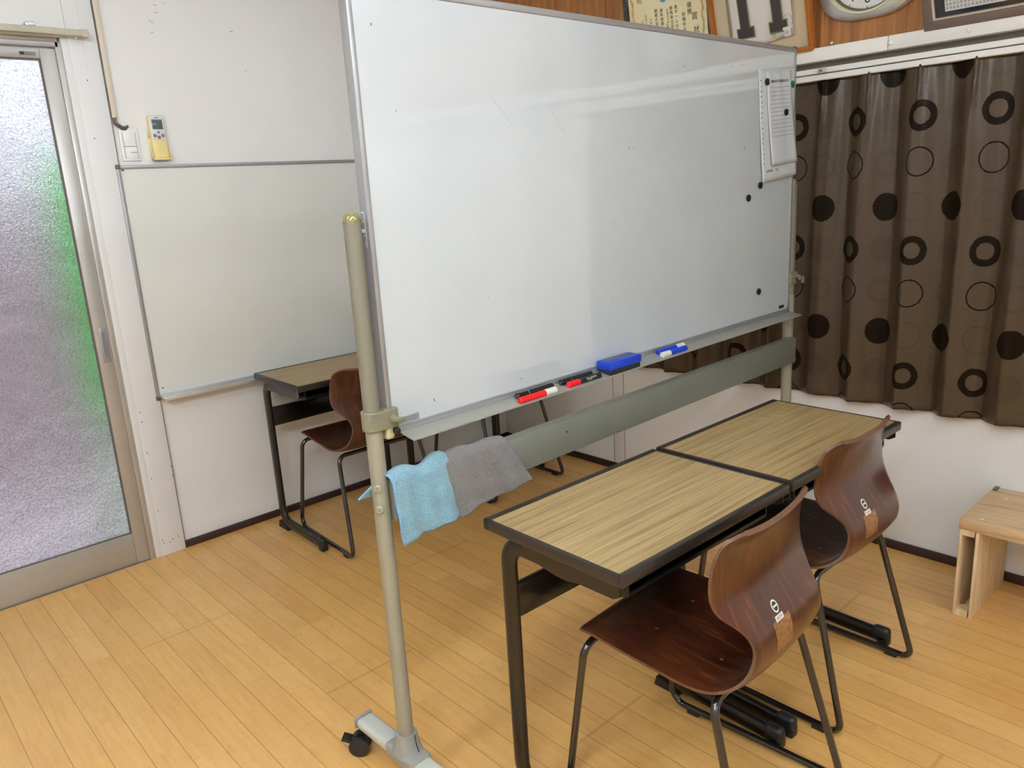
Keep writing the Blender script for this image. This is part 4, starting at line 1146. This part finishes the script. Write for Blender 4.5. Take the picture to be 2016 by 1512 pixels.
m = MB(); loft(m, [(sup(.143, .140, 2), .036), (sup(.142, .139, 2), .045), (sup(.136, .133, 2), .046), (sup(.132, .129, 2), .034)], capf=False, capb=False); m.build('bezel_ring', 'clock_gold', ck)
m = MB(); loft(m, [(sup(.132, .129, 2), .034), (sup(.124, .121, 2), .022)], capf=False, capb=False); m.build('inner_bezel', 'cable_grey', ck)
m = MB(); loft(m, [(sup(.126, .123, 2), .018), (sup(.126, .123, 2), .022)]); m.build('dial', 'clock_face', ck)
m = MB()
for h_i in range(1, 13):
    a = PI / 2 - h_i * PI / 6; text_mb(str(h_i), .044, TM(.092 * math.cos(a), .092 * math.sin(a), .0226), m)
for q in range(60):
    a = q * PI / 30; rr_ = .118; s_ = .0022 if q % 5 == 0 else .0009
    m.lathe([(s_, 0), (s_, .0006)], (rr_ * math.cos(a), rr_ * math.sin(a), .0222), n=8)
m.build('numerals', 'ink_black', ck)
m = MB(); m.box((.018, .028, .026), (.012, .070, .0015), 0, 0, Matrix.Rotation(-.55, 3, 'Z')); m.lathe([(.006, 0), (.006, .006)], (0, 0, .023), n=16); m.build('hour_hand', 'ink_black', ck)
m = MB(); m.box((-.012, .045, .028), (.007, .095, .0015), 0, 0, Matrix.Rotation(.26, 3, 'Z')); m.build('minute_hand', 'ink_black', ck)
tag(ck, 'silver rounded wall clock with white dial above the curtain', 'clock')

# ------------------------------------------------------------------ ceiling lamps (outside the frame; some are added fill)
LAMPS = [(-1.05, -3.85, 1.0, 'twin-tube ceiling light behind the viewer near the curtain wall'),
         (-1.35, -1.00, .20, 'twin-tube ceiling light above the far desks'),
         (-3.60, -3.40, 3.7, 'added twin-tube fill light above the viewer on the door side'),  # added; stands in for daylight from windows on the left
         (-3.40, -1.90, 1.5, 'added twin-tube fill light in front of the sliding door'),  # no fixture known here; added to brighten the door side and floor
         (-2.40, -5.60, 1.2, 'added twin-tube fill light at the rear of the room behind the viewer'),  # extra source behind the viewer, added to even out the brightness
         (-2.30, -2.95, 1.5, 'added twin-tube fill light directly above the viewer, nearest the mobile whiteboard')]  # fill added over the viewer in place of window daylight
for i, (x, y, k_, lab) in enumerate(LAMPS):
    lm = MATS['lamp_glow'].copy(); lm.name = 'lamp_glow_%d' % i; MATS[lm.name] = lm
    lm.node_tree.nodes['Principled BSDF'].inputs['Emission Strength'].default_value = LAMP_STRENGTH * k_
    L_ = empty('ceiling_light', (x, y, CEIL))
    MB().bb(-.64, .64, -.12, .12, -.035, 0, 0, .004).build('lamp_body', 'lamp_body', L_)
    for sy in (-.06, .06):
        MB().tube([(-.60, sy, -.060), (.60, sy, -.060)], .014, n=12).build('tube', lm.name, L_)
    for sx in (-.61, .61): MB().box((sx, 0, -.050), (.02, .18, .04), 0, .003).build('socket', 'lamp_body', L_)
    tag(L_, lab, 'ceiling light', 'ceiling lights')
bpy.context.view_layer.update()
